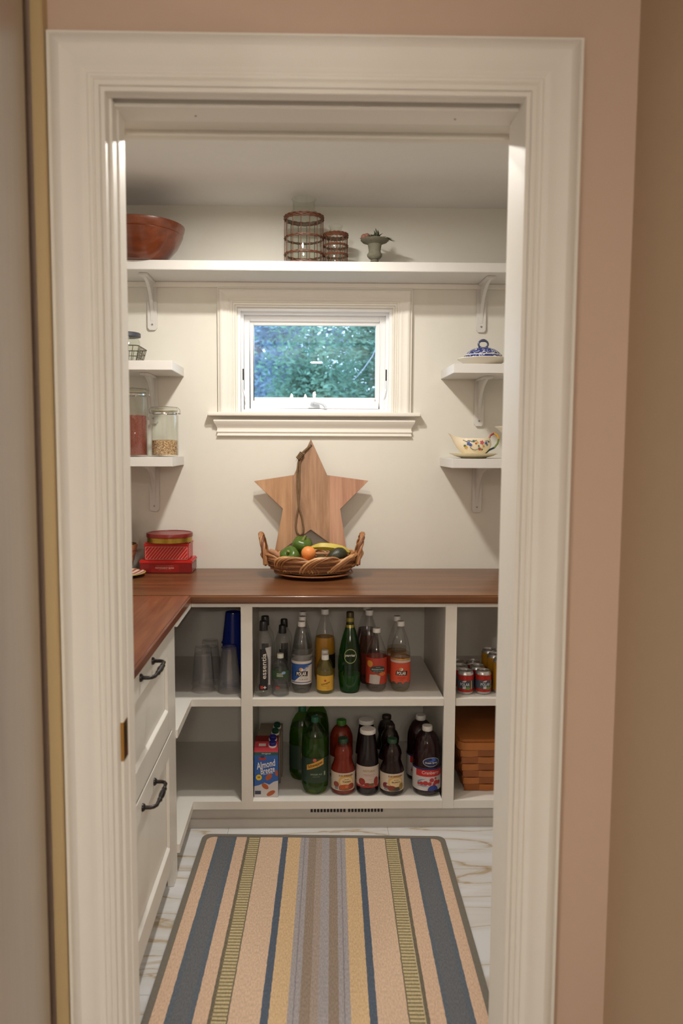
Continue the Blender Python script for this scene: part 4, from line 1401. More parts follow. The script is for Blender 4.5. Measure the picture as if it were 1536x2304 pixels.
put('flared_vessel', MB().lathe([(0, .0), (.05, .0), (.066, .03), (.070, .105), (.066, .122), (.050, .136), (.034, .150), (.030, .170), (.034, .190), (.044, .212), (.054, .226), (.056, .230), (.050, .228), (.030, .19), (0, .17)], 32),
    pm('blue_black_glaze', (.010, .012, .018), .4, var=.3), label='blue black vessel with a flared neck standing in the splint basket', cat='vessel', loc=(-.850, -.100, CT + .0072), smooth=50)

# ------------------------------------------------------------------ cups in the corner cabinet
ZS, ZB = SH + .0005, BT + .0005
def cup_stack(label, loc, R0, R1, h, n, step, mat, ribs=0, lip=.003, group='plastic cup stacks'):
    """upside-down nested cups: one part for each cup"""
    t = thing('cup_stack', label, 'cups', loc, group=group)
    for k in range(n):
        z = k * step
        rf = None
        if ribs:
            rf = lambda a, zz, z=z: 1 + (.030 * abs(math.sin(a * ribs / 2)) - .015 if .045 < zz - z < h - .004 else 0)
        prof = [(R0 + lip, z), (R0 + lip, z + .003), (R0, z + .004)]
        for q in (.15, .3, .32, .5, .75, .96):
            prof.append((R0 + (R1 - R0) * q, z + h * q))
        prof += [(R1 * .985, z + h - .001), (R1 * .9, z + h), (R1 * .84, z + h - .004), (0, z + h - .004)]
        put('cup', MB().lathe(prof, 40 if ribs else 32, rf=rf), mat, t, smooth=30)
    return t
cup_stack('ribbed clear plastic tumblers stacked upside down, front left of cups', (-.415, -.508, ZS), .0435, .031, .150, 2, .026, CUPP, ribs=12)
cup_stack('ribbed clear plastic tumblers stacked upside down, behind the front tumblers', (-.400, -.405, ZS), .0435, .031, .150, 2, .026, CUPP, ribs=12)
cup_stack('smooth clear plastic cups nested upside down beside the stile', (-.312, -.521, ZS), .0425, .027, .125, 8, .0075, CUPP)
BLUEC = clear('blue_cup_plastic', (.05, .10, .42), body=lin(30, 60, 170), bodyw=.75, rough=.12, edge=.6)
cup_stack('translucent blue plastic cups nested upside down behind the clear cups', (-.306, -.420, ZS), .0440, .030, .125, 9, .021, BLUEC)

# ------------------------------------------------------------------ bottles and cans
def cap(par, r, z0, h, mat, ribs=True, rtop=None):
    rt_ = rtop or r
    rf = (lambda a, z: 1 + .02 * math.sin(a * 24)) if ribs else None
    return put('cap', MB().lathe([(0, z0 + .001), (r * .98, z0), (r, z0 + .001), (rt_, z0 + h - .002), (rt_ * .93, z0 + h), (0, z0 + h)], 48 if ribs else 28, rf=rf), mat, par, smooth=35)

def petal_base(n=5, depth=.16, zmax=.03):
    def f(a, z):
        if z > zmax: return 1
        k = 1 - z / zmax
        return 1 - depth * k * (.5 - .5 * math.cos(a * n)) ** .7
    return f

def shell(par, prof, mat, rf=None, name='bottle', seg=36):
    return put(name, MB().lathe(prof, seg, rf=rf), mat, par, smooth=45)

def liquid(par, prof, fill, mat, k=.955, seg=32):
    pr = [(0, prof[0][1] + .003)]
    last = None
    for r, z in prof:
        if z <= fill:
            pr.append((r * k, max(z, .003)))
            last = (r, z)
        else:
            r0, z0_ = last
            t = (fill - z0_) / (z - z0_ + 1e-9)
            pr.append(((r0 + (r - r0) * t) * k, fill))
            break
    pr.append((0, fill))
    return put('drink', MB().lathe(pr, seg), mat, par, smooth=45)

def label_band(par, R, z0, z1, mat, half=None, name='label'):
    m = MB()
    h = (PI * .999 * R) if half is None else half
    strip(m, R, .0006, -h, h, z0, z1, 44)
    return raw(name, m, mat, par)

BLK, WHT, SIL = P_('black', (22, 20, 22)), P_('white', (222, 214, 206)), P_('silver', (178, 176, 178))

# large water bottle with the black label
def water_tall(label, loc, h=.286, r=.0355, rz=0.0, full=True):
    t = thing('water_bottle', label, 'bottle', loc, rz, group='tall clear water bottles')
    s = h / .286
    pr = [(0, .004), (r * .8, .001), (r * .97, .006), (r, .014), (r, .195 * s), (r * .97, .208 * s), (r * .80, .226 * s), (r * .55, .240 * s), (r * .42, .247 * s), (r * .40, .256 * s)]
    shell(t, pr, PET)
    cap(t, r * .46, .250 * s, .036 * s, BLACK, rtop=r * .42)
    m = MB()
    R = r
    patch(m, rect(-.012, .016, .038 * s, .185 * s), R, .0006)
    patch(m, rect(-.016, .017, .026 * s, .050 * s), R, .0006)
    lb = raw('label', m, BLK, t)
    if full:
        m = MB()
        text_into(m, 'essentia', .098 * s, .0035, .119 * s, R, .0012, bold=.012, rot=PI / 2, height=.0165)
        text_into(m, 'ionized alkaline water', .060 * s, .0142, .12 * s, R, .0012, rot=PI / 2, height=.0016)
        patch(m, rect(.001, .012, .0355 * s, .0385 * s), R, .0013)
        patch(m, rect(.005, .008, .0315 * s, .0425 * s), R, .0013)
        raw('lettering', m, WHT, lb)
        m = MB()
        patch(m, [(-.010, .031 * s), (.0005, .031 * s), (.0005, .043 * s), (-.010, .043 * s)], R, .0010)
        raw('red_mark', m, P_('red_mark', (176, 50, 40)), lb)
        m = MB()
        patch(m, [(.020, .045 * s), (.029, .045 * s), (.034, .192 * s), (.008, .190 * s), (.012, .186 * s), (.020, .184 * s)], R, .0007)
        raw('side_print', m, SIL, lb)
    return t
water_tall('tall clear water bottle with black vertical label, front left of the shelf', (-.1775, -.556, ZS))
water_tall('tall clear water bottle with black cap, right behind the front one', (-.1760, -.470, ZS), full=False)
water_tall('medium clear water bottle with black cap behind the small spring water', (-.108, -.470, ZS), .250, .033, full=False)
water_tall('medium clear water bottle with black cap, rear of its pair', (-.104, -.385, ZS), .255, .033, full=False)

# small spring water bottle
t = thing('water_bottle', 'small clear spring water bottle with green label', 'bottle', (-.113, -.563, ZS), group='small water bottles')
pr = [(0, .004), (.026, .001), (.031, .004), (.0325, .012), (.0315, .026), (.028, .042), (.0275, .052), (.0315, .066), (.0325, .072), (.0325, .104), (.0328, .108), (.032, .116), (.028, .126), (.020, .135), (.013, .140), (.0115, .144), (.0115, .150)]
shell(t, pr, PET)
liquid(t, pr, .112, WATER)
put('label', MB().lathe([(.0329, .070), (.0332, .071), (.0332, .100), (.0329, .101)], 36), P_('forest_green', (50, 76, 50)), t, smooth=40)
cap(t, .0125, .145, .016, pm('pale_green_white', lin(206, 208, 196), .4))
lb = [o for o in t.children if o.name.startswith('label')][0]
m = MB()
text_into(m, 'POLAND', .022, -.001, .0905, .0333, .0008, bold=.02, height=.0055)
text_into(m, 'SPRING', .024, -.001, .083, .0333, .0008, bold=.02, height=.0062)
raw('lettering', m, P_('pale_letters', (206, 210, 196)), lb)
m = MB(); patch(m, oval(.014, .094, .008, .0055), .0333, .0007)
raw('sky_print', m, P_('sky_blue', (130, 160, 196)), lb)
m = MB(); patch(m, rect(-.017, -.003, .032, .040), .0285, .0026); raw('red_seal', m, P_('rust', (168, 66, 44)), t)

# litre soda bottles
def soda(label, loc, kind, h=.276, r=.0395, rz=0.0, name='soda_bottle', capm=None, shellm=None, group='litre soda bottles', plain=False):
    t = thing(name, label, 'bottle', loc, rz, group=group)
    s = h / .276
    pr = [(0, .010), (r * .45, .004), (r * .62, .001), (r * .80, .003), (r * .93, .012), (r * .99, .026), (r, .034), (r, .128 * s), (r * .99, .145 * s), (r * .93, .166 * s), (r * .80, .192 * s), (r * .62, .216 * s), (r * .44, .236 * s), (r * .335, .246 * s), (r * .325, .258 * s)]
    shell(t, pr, shellm or PET, rf=petal_base(), seg=60)
    cap(t, r * .37, .257 * s, .019 * s, capm or WHITEP)
    return t, pr, s
def polar_sign(par, R, zc, w, sh=0.0):
    m = MB()
    k = w / 2
    patch(m, [(-k * 1.15, zc - w * .20), (k * .6, zc - w * .22), (k * 1.1, zc - w * .27 + sh), (k * 1.2, zc + w * .20), (-k * 1.05, zc + w * .22)], R, .0010)
    sg = raw('name_plate', m, BLK, par)
    m = MB()
    text_into(m, 'POLAR', w * .88, 0, zc, R, .0016, bold=.035, height=w * .33)
    raw('lettering', m, WHT, par)
    m = MB()
    patch(m, oval(-.002, zc + w * .38, w * .17, w * .17), R, .0012)
    raw('round_emblem', m, P_('tan_orange', (196, 148, 88)), par)
    m = MB()
    patch(m, [(-.004, zc + w * .23), (.003, zc + w * .24), (.0065, zc + w * .40), (.0035, zc + w * .51), (-.001, zc + w * .47), (.001, zc + w * .36)], R, .0016)
    raw('emblem_figure', m, WHT, par)

t, pr, s = soda('clear soda bottle with blue and white label, front of its row', (-.032, -.519, ZS), 0)
liquid(t, pr, .205, WATER)
R = .0395
lb = label_band(t, R, .038, .128, P_('label_white', (214, 206, 198)))
m = MB(); strip(m, R, .0010, -PI * R * .99, PI * R * .99, .112, .118); raw('band', m, P_('royal_blue', (44, 84, 152)), lb)
m = MB(); patch(m, [(-.050, .050), (-.028, .050), (.040, .112), (-.050, .112)], R, .0008); raw('blue_field', m, P_('royal_blue', (44, 84, 152)), lb)
m = MB(); strip(m, R, .0010, -.045, .045, .044, .047); raw('band', m, P_('royal_blue', (44, 84, 152)), lb)
polar_sign(lb, R, .080, .043)
m = MB(); text_into(m, 'CLUB SODA', .036, .008, .058, R, .0014, bold=.01, height=.0058); text_into(m, 'SELTZER', .026, .008, .0665, R, .0014, height=.003)
raw('small_lettering', m, P_('slate', (86, 90, 104)), lb)
dup(t, (-.030, -.430, ZS), 'clear soda bottle with blue label, second in its row')
dup(t, (-.029, -.340, ZS), 'clear soda bottle with blue label, last in its row')

t, pr, s = soda('clear soda bottle with bright orange label, at the right of the shelf', (.3545, -.505, ZS), 0, .274, .039)
R = .039
liquid(t, pr, .150, clear('pale_amber_drink', (.93, .90, .82), edge=.1))
lb = label_band(t, R, .042, .116, P_('label_orange', (206, 78, 50)))
m = MB()
for k in range(10):
    a = (-5 + k) / 5 * PI * R
    patch(m, [(a, .0415), (a + .012, .0415), (a + .008, .036), (a + .003, .036)], R, .0007)
raw('scalloped_edge', m, P_('label_orange', (206, 78, 50)), lb)
m = MB(); strip(m, R, .0007, -PI * R * .99, PI * R * .99, .117, .127); raw('clear_window', m, P_('pink_white', (206, 178, 168)), lb)
m = MB(); strip(m, R, .0008, -PI * R * .99, PI * R * .99, .128, .134); raw('gold_band', m, pm('gold_foil', lin(214, 170, 96), .3, metal=.6), lb)
polar_sign(lb, R, .077, .040)
m = MB(); text_into(m, 'ORANGE', .030, 0, .058, R, .0012, bold=.02, height=.006); text_into(m, 'DRY', .014, 0, .050, R, .0012, bold=.02, height=.005)
raw('small_lettering', m, P_('deep_orange', (176, 56, 34)), lb)
dup(t, (.350, -.415, ZS), 'clear soda bottle with orange label, behind the front orange one')

t, pr, s = soda('squat clear soda bottle with red orange label and white sticker', (.2600, -.503, ZS), 0, .246, .0415)
R = .0415
liquid(t, pr, .150, clear('pale_rose_drink', (.93, .88, .84), edge=.1))
lb = label_band(t, R, .034, .136, P_('label_redorange', (170, 56, 38)))
m = MB(); patch(m, oval(.004, .092, .031, .014), R, .0010); raw('dark_oval', m, P_('pine', (44, 54, 50)), lb)
m = MB(); text_into(m, 'MANDARIN ORANGE', .050, .004, .092, R, .0015, bold=.02, height=.006); text_into(m, 'NATURAL', .018, .004, .1005, R, .0015, height=.003); text_into(m, 'SELTZER WATER', .036, .004, .0835, R, .0015, height=.003)
raw('lettering', m, P_('pale_grey', (176, 186, 180)), lb)
m = MB(); patch(m, oval(-.030, .113, .013, .013), R, .0009); raw('orange_slice', m, P_('slice', (206, 142, 56)), lb)
m = MB(); patch(m, oval(.022, .074, .014, .008), R, .0009); raw('orange_slice', m, P_('slice2', (202, 108, 50)), lb)
m = MB(); patch(m, [(-.032, .036), (.008, .034), (.013, .066), (-.004, .072), (-.030, .070)], R, .0011); raw('price_sticker', m, P_('sticker', (178, 168, 162)), lb)
t, pr, s = soda('clear bottle of dark red soda behind the red orange one', (.238, -.412, ZS), 0, .298, .043)
liquid(t, pr, .200, pm('dark_red_drink', lin(70, 26, 22), .15))
label_band(t, .043, .045, .130, P_('label_darkred', (110, 34, 28)))
dup(t, (.236, -.312, ZS), 'clear bottle of dark red soda, rearmost behind the red orange one')

# yellow juice bottle
t, pr, s = soda('clear bottle half full of amber drink behind the small tonics', (.061, -.395, ZS), 0, .298, .0420, name='juice_bottle', group='amber drink bottles')
liquid(t, pr, .186, pm('amber_drink', lin(196, 140, 40), .15))
m = MB(); strip(m, .042, .0008, .010, .060, .060, .120); raw('label', m, BLK, t)

# small tonic bottles
YEL = P_('label_yellow', (212, 164, 56))
YPLAST = clear('yellowish_plastic', (.90, .89, .70), body=lin(190, 186, 120), bodyw=.22, rough=.06)
t = thing('tonic_bottle', 'small tonic bottle with yellow label, front of its row', 'bottle', (.059, -.530, ZS), group='small tonic bottles')
pr = [(0, .004), (.026, .001), (.0305, .005), (.032, .012), (.032, .072), (.0315, .080), (.029, .092), (.023, .106), (.016, .118), (.0125, .126), (.0122, .134)]
shell(t, pr, YPLAST)
liquid(t, pr, .085, clear('tonic_water', (.92, .91, .74), edge=.1))
lb = label_band(t, .032, .014, .072, YEL)
R = .032
m = MB(); text_into(m, 'Schweppes', .036, .001, .042, R, .0012, bold=.01, shear=.2, rot=.32, height=.0085); strip(m, R, .001, -.012, .014, .0325, .0332)
raw('lettering', m, P_('dark_brown', (58, 44, 28)), lb)
m = MB(); patch(m, oval(.000, .054, .0042, .0042), R, .001); raw('red_seal', m, P_('seal_red', (178, 70, 40)), lb)
m = MB(); text_into(m, 'TONIC', .013, .010, .027, R, .0012, height=.003); text_into(m, 'WATER', .012, .010, .022, R, .0012, height=.003); raw('small_lettering', m, P_('ochre', (140, 104, 40)), lb)
cap(t, .0145, .129, .019, WHITEP)
dup(t, (.060, -.462, ZS), 'small tonic bottle with yellow label, second in its row')
dup(t, (.062, -.328, ZS), 'small tonic bottle with yellow label, last in its row')

# green mineral water bottle
GREEN = clear('green_glass', (.20, .52, .20), body=lin(16, 66, 22), bodyw=.25, rough=.04, edge=.6)
GREEN_GLOW = clear('green_water_glow', (.10, .50, .12), body=lin(50, 190, 50), bodyw=.7, rough=.05, edge=.1)  # bright green puts the glow at the bottle's foot into the colour
t = thing('mineral_water_bottle', 'tall dark green glass mineral water bottle with tapered neck', 'bottle', (.1555, -.516, ZS))
pr = [(0, .010), (.030, .002), (.034, .0), (.037, .004), (.0395, .020), (.0440, .060), (.0458, .095), (.0450, .125), (.0415, .160), (.0345, .195), (.0265, .225), (.0195, .248), (.0155, .265), (.0140, .285)]
shell(t, pr, GREEN, seg=40)
liquid(t, pr, .070, GREEN_GLOW, .92)
put('neck_foil', MB().lathe([(.0152, .268), (.0150, .286), (.0146, .290), (.0146, .311), (.013, .313), (0, .313)], 24), pm('olive_foil', lin(70, 62, 38), .35, metal=.5), t, smooth=40)
put('gold_band', MB().lathe([(.0190, .2535), (.0165, .264), (.0162, .264), (.0186, .2535)], 24), pm('gold_foil_band', lin(150, 136, 64), .3, metal=.6), t, smooth=40)
put('gold_band', MB().lathe([(.0156, .276), (.0156, .290), (.0150, .290)], 24), pm('gold_foil_band', lin(150, 136, 64), .3, metal=.6), t, smooth=40)
m = MB()
RR = .0435
def on_bottle(u, v, off):
    for j in range(len(pr) - 1):
        if pr[j][1] <= v <= pr[j + 1][1]:
            f_ = (v - pr[j][1]) / (pr[j + 1][1] - pr[j][1] + 1e-9)
            r_ = pr[j][0] + f_ * (pr[j + 1][0] - pr[j][0])
    a = u / r_
    return ((r_ + off) * math.sin(a), -(r_ + off) * math.cos(a), v)
vs_, fs = [], []
for k in range(36):
    a = 2 * PI * k / 36
    for q in (1.0, .90):
        vs_.append(on_bottle(.0245 * q * math.cos(a), .148 + .0275 * q * math.sin(a), .0010))
fs = [(2 * k, (2 * k + 2) % 72, (2 * k + 3) % 72, 2 * k + 1) for k in range(36)]
m.add(vs_, fs)
lb = raw('label_ring', m, P_('gold_green', (150, 160, 96)), t)
m2 = MB(); text_into(m2, 'perrier', .040, 0, .150, None, 0, bold=.02, height=.013)
m = MB(); m.add([on_bottle(x, z, .0012) for x, y, z in m2.v], m2.f)
raw('lettering', m, P_('pale_letters', (206, 210, 196)), lb)

# cans
def can(label, loc, h, r, rz, body, kind):
    t = thing('soda_can', label, 'can', loc, rz, group='red soda cans' if kind else 'yellow soda cans')
    put('body', MB().lathe([(0, .004), (r * .70, .003), (r * .78, .0), (r * .97, .008), (r, .012), (r, h - .014), (r * .95, h - .008), (r * .85, h - .003), (r * .86, h), (r * .81, h), (r * .79, h - .004), (0, h - .004)], 32), pm('aluminium', (.55, .55, .55), .3, metal=.9), t, smooth=35)
    lb = label_band(t, r, .012, h - .014, body)
    if kind:
        m = MB(); strip(m, r, .0009, -PI * r * .99, PI * r * .99, .024, h - .034); raw('dark_band', m, P_('navy_grey', (62, 70, 82)), lb)
        m = MB(); text_into(m, 'POLAR', .036, .002, h * .46, r, .0016, bold=.03, height=.0115); patch(m, [(-.010, h * .555), (.004, h * .555), (.008, h * .63), (-.002, h * .62)], r, .0014); patch(m, rect(-.006, .006, h * .27, h * .38), r, .0013)
        raw('lettering', m, P_('can_silver', (186, 186, 190)), lb)
        m = MB(); patch(m, oval(.014, h * .30, .009, .006), r, .0015); raw('lime_print', m, P_('lime_print', (104, 128, 58)), lb)
        m = MB(); strip(m, r, .0014, .026, .030, .024, h - .034); raw('gold_stripe', m, pm('gold_foil', lin(214, 170, 96), .3, metal=.6), lb)
    put('tab', MB().box(-.004, .004, -.010, .006, h - .0035, h - .0022), pm('aluminium', (.55, .55, .55), .3, metal=.9), t, bevel=.0005)
    return t
REDC = pm('print_can_red', lin(170, 44, 34), .25, metal=.3, var=.05)
YELC = pm('print_can_yellow', lin(190, 136, 30), .25, metal=.3, var=.05)
cA = can('red and grey soda can, front left of the cluster', (.603, -.548, ZS), .091, .0305, -.35, REDC, 1)
dup(cA, (.672, -.546, ZS), 'red and grey soda can, front right of the cluster', .0)
dup(cA, (.597, -.482, ZS), 'red and grey soda can, second row at the left', .9)
dup(cA, (.663, -.480, ZS), 'red and grey soda can, second row at the right', 1.4)
dup(cA, (.596, -.416, ZS), 'red and grey soda can, third row at the left', 2.2)
dup(cA, (.660, -.414, ZS), 'red and grey soda can, third row at the right', 2.8)
cB = can('tall yellow soda can nearest the front, right of red cans', (.742, -.535, ZS), .135, .0300, 0, YELC, 0)
dup(cB, (.735, -.468, ZS), 'tall yellow soda can second from the front')
dup(cB, (.728, -.400, ZS), 'tall yellow soda can at the back of its row')

# ---- lower shelf: cartons
def carton(label, loc, w, d, h, face, top, capm, group='milk cartons'):
    t = thing('milk_carton', label, 'carton', loc, group=group)
    m = MB()
    hb = h + .012
    m.add([(-w / 2, -d / 2, 0), (w / 2, -d / 2, 0), (w / 2, d / 2, 0), (-w / 2, d / 2, 0), (-w / 2, -d / 2, h), (w / 2, -d / 2, h), (w / 2, d / 2, hb), (-w / 2, d / 2, hb)],
          [(3, 2, 1, 0), (0, 1, 5, 4), (1, 2, 6, 5), (2, 3, 7, 6), (3, 0, 4, 7)])
    put('box', m, face, t)
    m = MB()
    m.add([(-w / 2, -d / 2, h), (w / 2, -d / 2, h), (w / 2, d / 2, hb), (-w / 2, d / 2, hb)], [(0, 1, 2, 3)])
    put('top', m, top, t)
    ang = math.atan2(.012, d)
    put('spout', MB().lathe([(.0165, -.002), (.0165, .005), (.013, .006)], 24, cap1=True), WHITEP, t, loc=(w * .26, 0, h + .006), rot=(ang, 0, 0), smooth=35)
    put('cap', MB().lathe([(.0135, .005), (.0140, .006), (.0135, .017), (.012, .0185), (0, .0185)], 28), capm, t, loc=(w * .26, 0, h + .006), rot=(ang, 0, 0), smooth=35)
    return t
cw, cdp, chh = .092, .058, .187
BLUEF, PINK = P_('carton_blue', (46, 96, 172)), P_('carton_pink', (206, 70, 84))
NAVC = pm('cobalt_cap', lin(34, 34, 120), .35)
GRNC = pm('bottle_green_cap', lin(24, 70, 50), .4)
t = carton('blue almond milk carton at the front of the carton row', (-.1675, -.551, ZB), cw, cdp, chh, BLUEF, PINK, NAVC)
D = cdp / 2
def flat(name, poly, mat, par, o=.0005):
    m = MB(); patch(m, poly, None, D + o)
    return raw(name, m, mat, par)
fp = flat('front_print', rect(-cw / 2, cw / 2, .0, chh), BLUEF, t, .0003)
flat('milk_splash', [(-cw / 2, .0), (cw / 2, .0), (cw / 2, .066), (.030, .062), (.012, .050), (-.006, .058), (-.028, .048), (-cw / 2, .044)], P_('milk_white', (196, 192, 192)), fp, .0006)
flat('green_band', rect(-cw / 2, cw / 2, .167, .179), P_('carton_green', (36, 92, 84)), fp, .0006)
flat('pink_band', rect(-cw / 2, cw / 2, .179, chh), PINK, fp, .0006)
m = MB()
text_into(m, 'Original', .034, .0, .173, None, D + .0010, bold=.0, height=.007)
text_into(m, 'Almond', .076, -.001, .131, None, D + .0010, bold=.012, shear=.25, rot=.22, height=.027)
text_into(m, 'Breeze', .056, .005, .108, None, D + .0010, bold=.012, shear=.25, rot=.22, height=.024)
text_into(m, 'almondmilk', .040, .008, .0945, None, D + .0010, rot=.16, height=.005)
raw('lettering', m, P_('pure_white', (232, 230, 228)), fp)
flat('crest', oval(-.014, .154, .015, .007), P_('crest_red', (164, 52, 46)), fp, .0008)
flat('crest', oval(-.014, .161, .008, .005), P_('crest_blue', (40, 58, 110)), fp, .0010)
flat('yellow_disc', oval(-.028, .079, .0115, .0115), P_('disc_yellow', (224, 192, 58)), fp, .0010)
m = MB(); text_into(m, '30', .011, -.028, .080, None, D + .0014, bold=.03, height=.0075); raw('lettering', m, P_('deep_olive', (70, 60, 24)), fp)
for (u, v, a, b, ro) in ((.010, .080, .0150, .0095, .75), (.040, .096, .0055, .0125, .1), (-.004, .044, .0155, .0090, -.70), (.018, .016, .0180, .0085, .50)):
    flat('almond_print', oval(u, v, a, b, rot=ro), P_('almond', (170, 86, 48)), fp, .0010)
flat('dark_print', rect(-.043, -.020, .012, .026), P_('seal_slate', (58, 66, 86)), fp, .0010)
m = MB()
hh_ = chh
for q, mt in (((-.040, .040, .004, .016), 'w'),):
    ca, sa = cdp, .012
    def sl(u, v): return (u, -D + v * math.cos(math.atan2(sa, ca)), hh_ + v * math.sin(math.atan2(sa, ca)) + .0006)
    m.add([sl(-.030, .026), (sl(-.002, .026)), sl(-.002, .044), sl(-.030, .044)], [(0, 1, 2, 3)])
raw('top_print', m, WHT, t)
carton('dark red almond milk carton, second in the carton row', (-.1690, -.490, ZB), cw, cdp, chh, P_('carton_red', (120, 34, 36)), P_('carton_red', (120, 34, 36)), NAVC)
carton('beige carton with a green cap, third in the carton row', (-.1620, -.428, ZB), cw, cdp, .190, P_('carton_beige', (128, 118, 104)), P_('carton_beige', (128, 118, 104)), GRNC)
carton('beige carton with a green cap, last in the carton row', (-.1570, -.366, ZB), cw, cdp, .192, P_('carton_beige', (128, 118, 104)), P_('carton_beige', (128, 118, 104)), GRNC)

# ---- two-litre ginger ale
GALE = clear('green_soda_plastic', (.50, .72, .32), body=lin(50, 84, 38), bodyw=.16, rough=.05)
GALL = clear('ginger_ale', (.40, .60, .20), body=lin(128, 156, 40), bodyw=.5, rough=.05, edge=.05)
def two_litre(label, loc, rz=0.0):
    t = thing('ginger_ale_bottle', label, 'bottle', loc, rz, group='two litre ginger ale bottles')
    r = .0525
    pr = [(0, .012), (r * .5, .005), (r * .68, .001), (r * .86, .005), (r * .97, .020), (r, .034), (r * .99, .040), (r * .99, .150), (r, .158), (r * .985, .185), (r * .92, .212), (r * .76, .240), (r * .52, .262), (r * .32, .274), (r * .26, .280), (r * .25, .288)]
    shell(t, pr, GALE, rf=petal_base(5, .18, .034), seg=60)
    liquid(t, pr, .222, GALL, .95)
    cap(t, .0155, .278, .020, pm('emerald_cap', lin(26, 92, 70), .4))
    lb = label_band(t, r * .99, .050, .148, P_('dark_green_label', (40, 62, 46)))
    R = r * .99
    m = MB(); patch(m, [(-.034, .100), (.034, .124), (.034, .148), (-.034, .120)], R, .0010); raw('yellow_banner', m, P_('banner_yellow', (210, 156, 62)), lb)
    m = MB(); text_into(m, 'Schweppes', .060, .000, .1225, R, .0016, bold=.015, shear=.1, rot=.36, height=.015); raw('lettering', m, P_('dark_brown', (58, 44, 28)), lb)
    m = MB(); patch(m, oval(-.002, .142, .007, .007), R, .0012); raw('red_seal', m, P_('seal_pink', (188, 92, 80)), lb)
    m = MB(); text_into(m, 'GINGER ALE', .046, .004, .085, R, .0012, bold=.01, height=.0065); text_into(m, 'caffeine free', .028, .004, .076, R, .0012, height=.003); patch(m, rect(.036, .043, .078, .094), R, .0012)
    raw('small_lettering', m, P_('sage', (150, 164, 140)), lb)
    return t
g2 = two_litre('green ginger ale bottle with yellow banner label, front of the group', (.0215, -.519, ZB))
dup(g2, (-.030, -.395, ZB), 'green ginger ale bottle behind and left of the front one', .6)
dup(g2, (.030, -.290, ZB), 'green ginger ale bottle at the very back of the group', -.3)

# ---- juice bottles
def juice(label, loc, r, pr, drink, capr, caph, capz, capm, group, fill):
    t = thing('juice_bottle', label, 'bottle', loc, group=group)
    shell(t, pr, JGLASS, seg=36)
    liquid(t, pr, fill, drink, .985)
    cap(t, capr, capz, caph, capm, ribs=False)
    return t
TOMR = pm('tomato_juice', lin(126, 40, 26), .2, var=.05, spec=.1)
DARKJ = pm('dark_purple_juice', lin(26, 16, 20), .12, spec=.1)
DARKB = pm('dark_berry_juice', lin(32, 16, 16), .12, spec=.1)
CRAN = pm('cranberry_juice', lin(38, 12, 18), .12, spec=.1)
GCAP = pm('pine_green_cap', lin(40, 74, 54), .4)
r = .0470
PRT = [(0, .006), (r * .8, .001), (r * .96, .006), (r, .014), (r, .092), (r * .98, .100), (r * .84, .116), (r * .74, .132), (r * .74, .142), (r * .80, .156), (r * .78, .166), (r * .62, .184), (r * .44, .194), (r * .40, .202)]
def knudsen(t, R, fruit, word1, word2, accent):
    lb = label_band(t, R, .020, .090, P_('label_cream', (206, 192, 174)))
    m = MB(); patch(m, oval(.010, .058, .030, .026), R, .0008); raw('sun_print', m, P_('sun', (206, 168, 100)), lb)
    m = MB(); patch(m, oval(.011, .055, .025, .018), R, .0010); raw('sun_print', m, P_('sun_pale', (218, 192, 146)), lb)
    m = MB(); text_into(m, 'R.W. KNUDSEN', .056, .010, .080, R, .0014, bold=.03, height=.0065); raw('lettering', m, P_('maroon', (120, 62, 40)), lb)
    m = MB(); text_into(m, word1, .018, .012, .065, R, .0014, bold=.01, height=.005); text_into(m, word2, .034, .012, .056, R, .0014, bold=.02, height=.0078); raw('small_lettering', m, P_('umber', (92, 72, 50)), lb)
    for (u, v, a, b), c in fruit:
        m = MB(); patch(m, oval(u, v, a, b), R, .0016); raw('fruit_print', m, P_('fruit%d%d%d' % c, c), lb)
    m = MB(); patch(m, rect(-.036, -.022, .024, .036), R, .0016); raw('stamp', m, P_('stamp', accent), lb)
    return lb
t = juice('tomato juice bottle with dark green cap, front of its pair', (.132, -.525, ZB), r, PRT, TOMR, .0195, .016, .197, GCAP, 'tomato juice bottles', .186)
knudsen(t, r, [((.004, .034, .024, .011), (176, 78, 44)), ((.030, .036, .014, .012), (150, 60, 36)), ((-.030, .044, .012, .011), (140, 66, 50)), ((.006, .026, .026, .005), (120, 88, 46)), ((.012, .036, .007, .006), (200, 104, 64))], 'Just', 'Tomato', (120, 132, 140))
k2 = juice('tomato juice bottle with bright green cap, back of its pair', (.130, -.400, ZB), r, [(0, .006), (.038, .001), (.045, .006), (.047, .014), (.047, .168), (.045, .182), (.037, .202), (.026, .216), (.020, .222), (.019, .230)], TOMR, .0195, .019, .223, pm('lime_green_cap', lin(62, 124, 42), .4), 'tomato juice bottles', .215)
label_band(k2, r, .024, .100, P_('label_cream', (206, 192, 174)))
t = juice('dark berry juice bottle with dark green cap, front of its row', (.323, -.534, ZB), r, PRT, DARKB, .0195, .016, .199, GCAP, 'berry juice bottles', .188)
knudsen(t, r, [((-.030, .042, .012, .012), (120, 40, 44)), ((-.008, .034, .018, .009), (128, 54, 40)), ((.016, .029, .018, .008), (62, 56, 48)), ((.034, .038, .010, .014), (150, 124, 56)), ((-.022, .046, .004, .004), (210, 196, 170)), ((.006, .025, .024, .004), (96, 84, 44))], 'Just', 'Blueberry', (110, 112, 120))
PRU = [(a, z * 1.10) for a, z in PRT]
k3 = juice('brown juice bottle with dark metal cap, middle of its row', (.325, -.432, ZB), r, PRU, DARKB, .0195, .016, .218, pm('dark_bronze_cap', lin(64, 54, 48), .3, metal=.4), 'berry juice bottles', .205)
label_band(k3, r, .024, .098, P_('label_cream', (206, 192, 174)))
dup(k3, (.322, -.325, ZB), 'brown juice bottle with dark metal cap, last of its row')
r = .0435
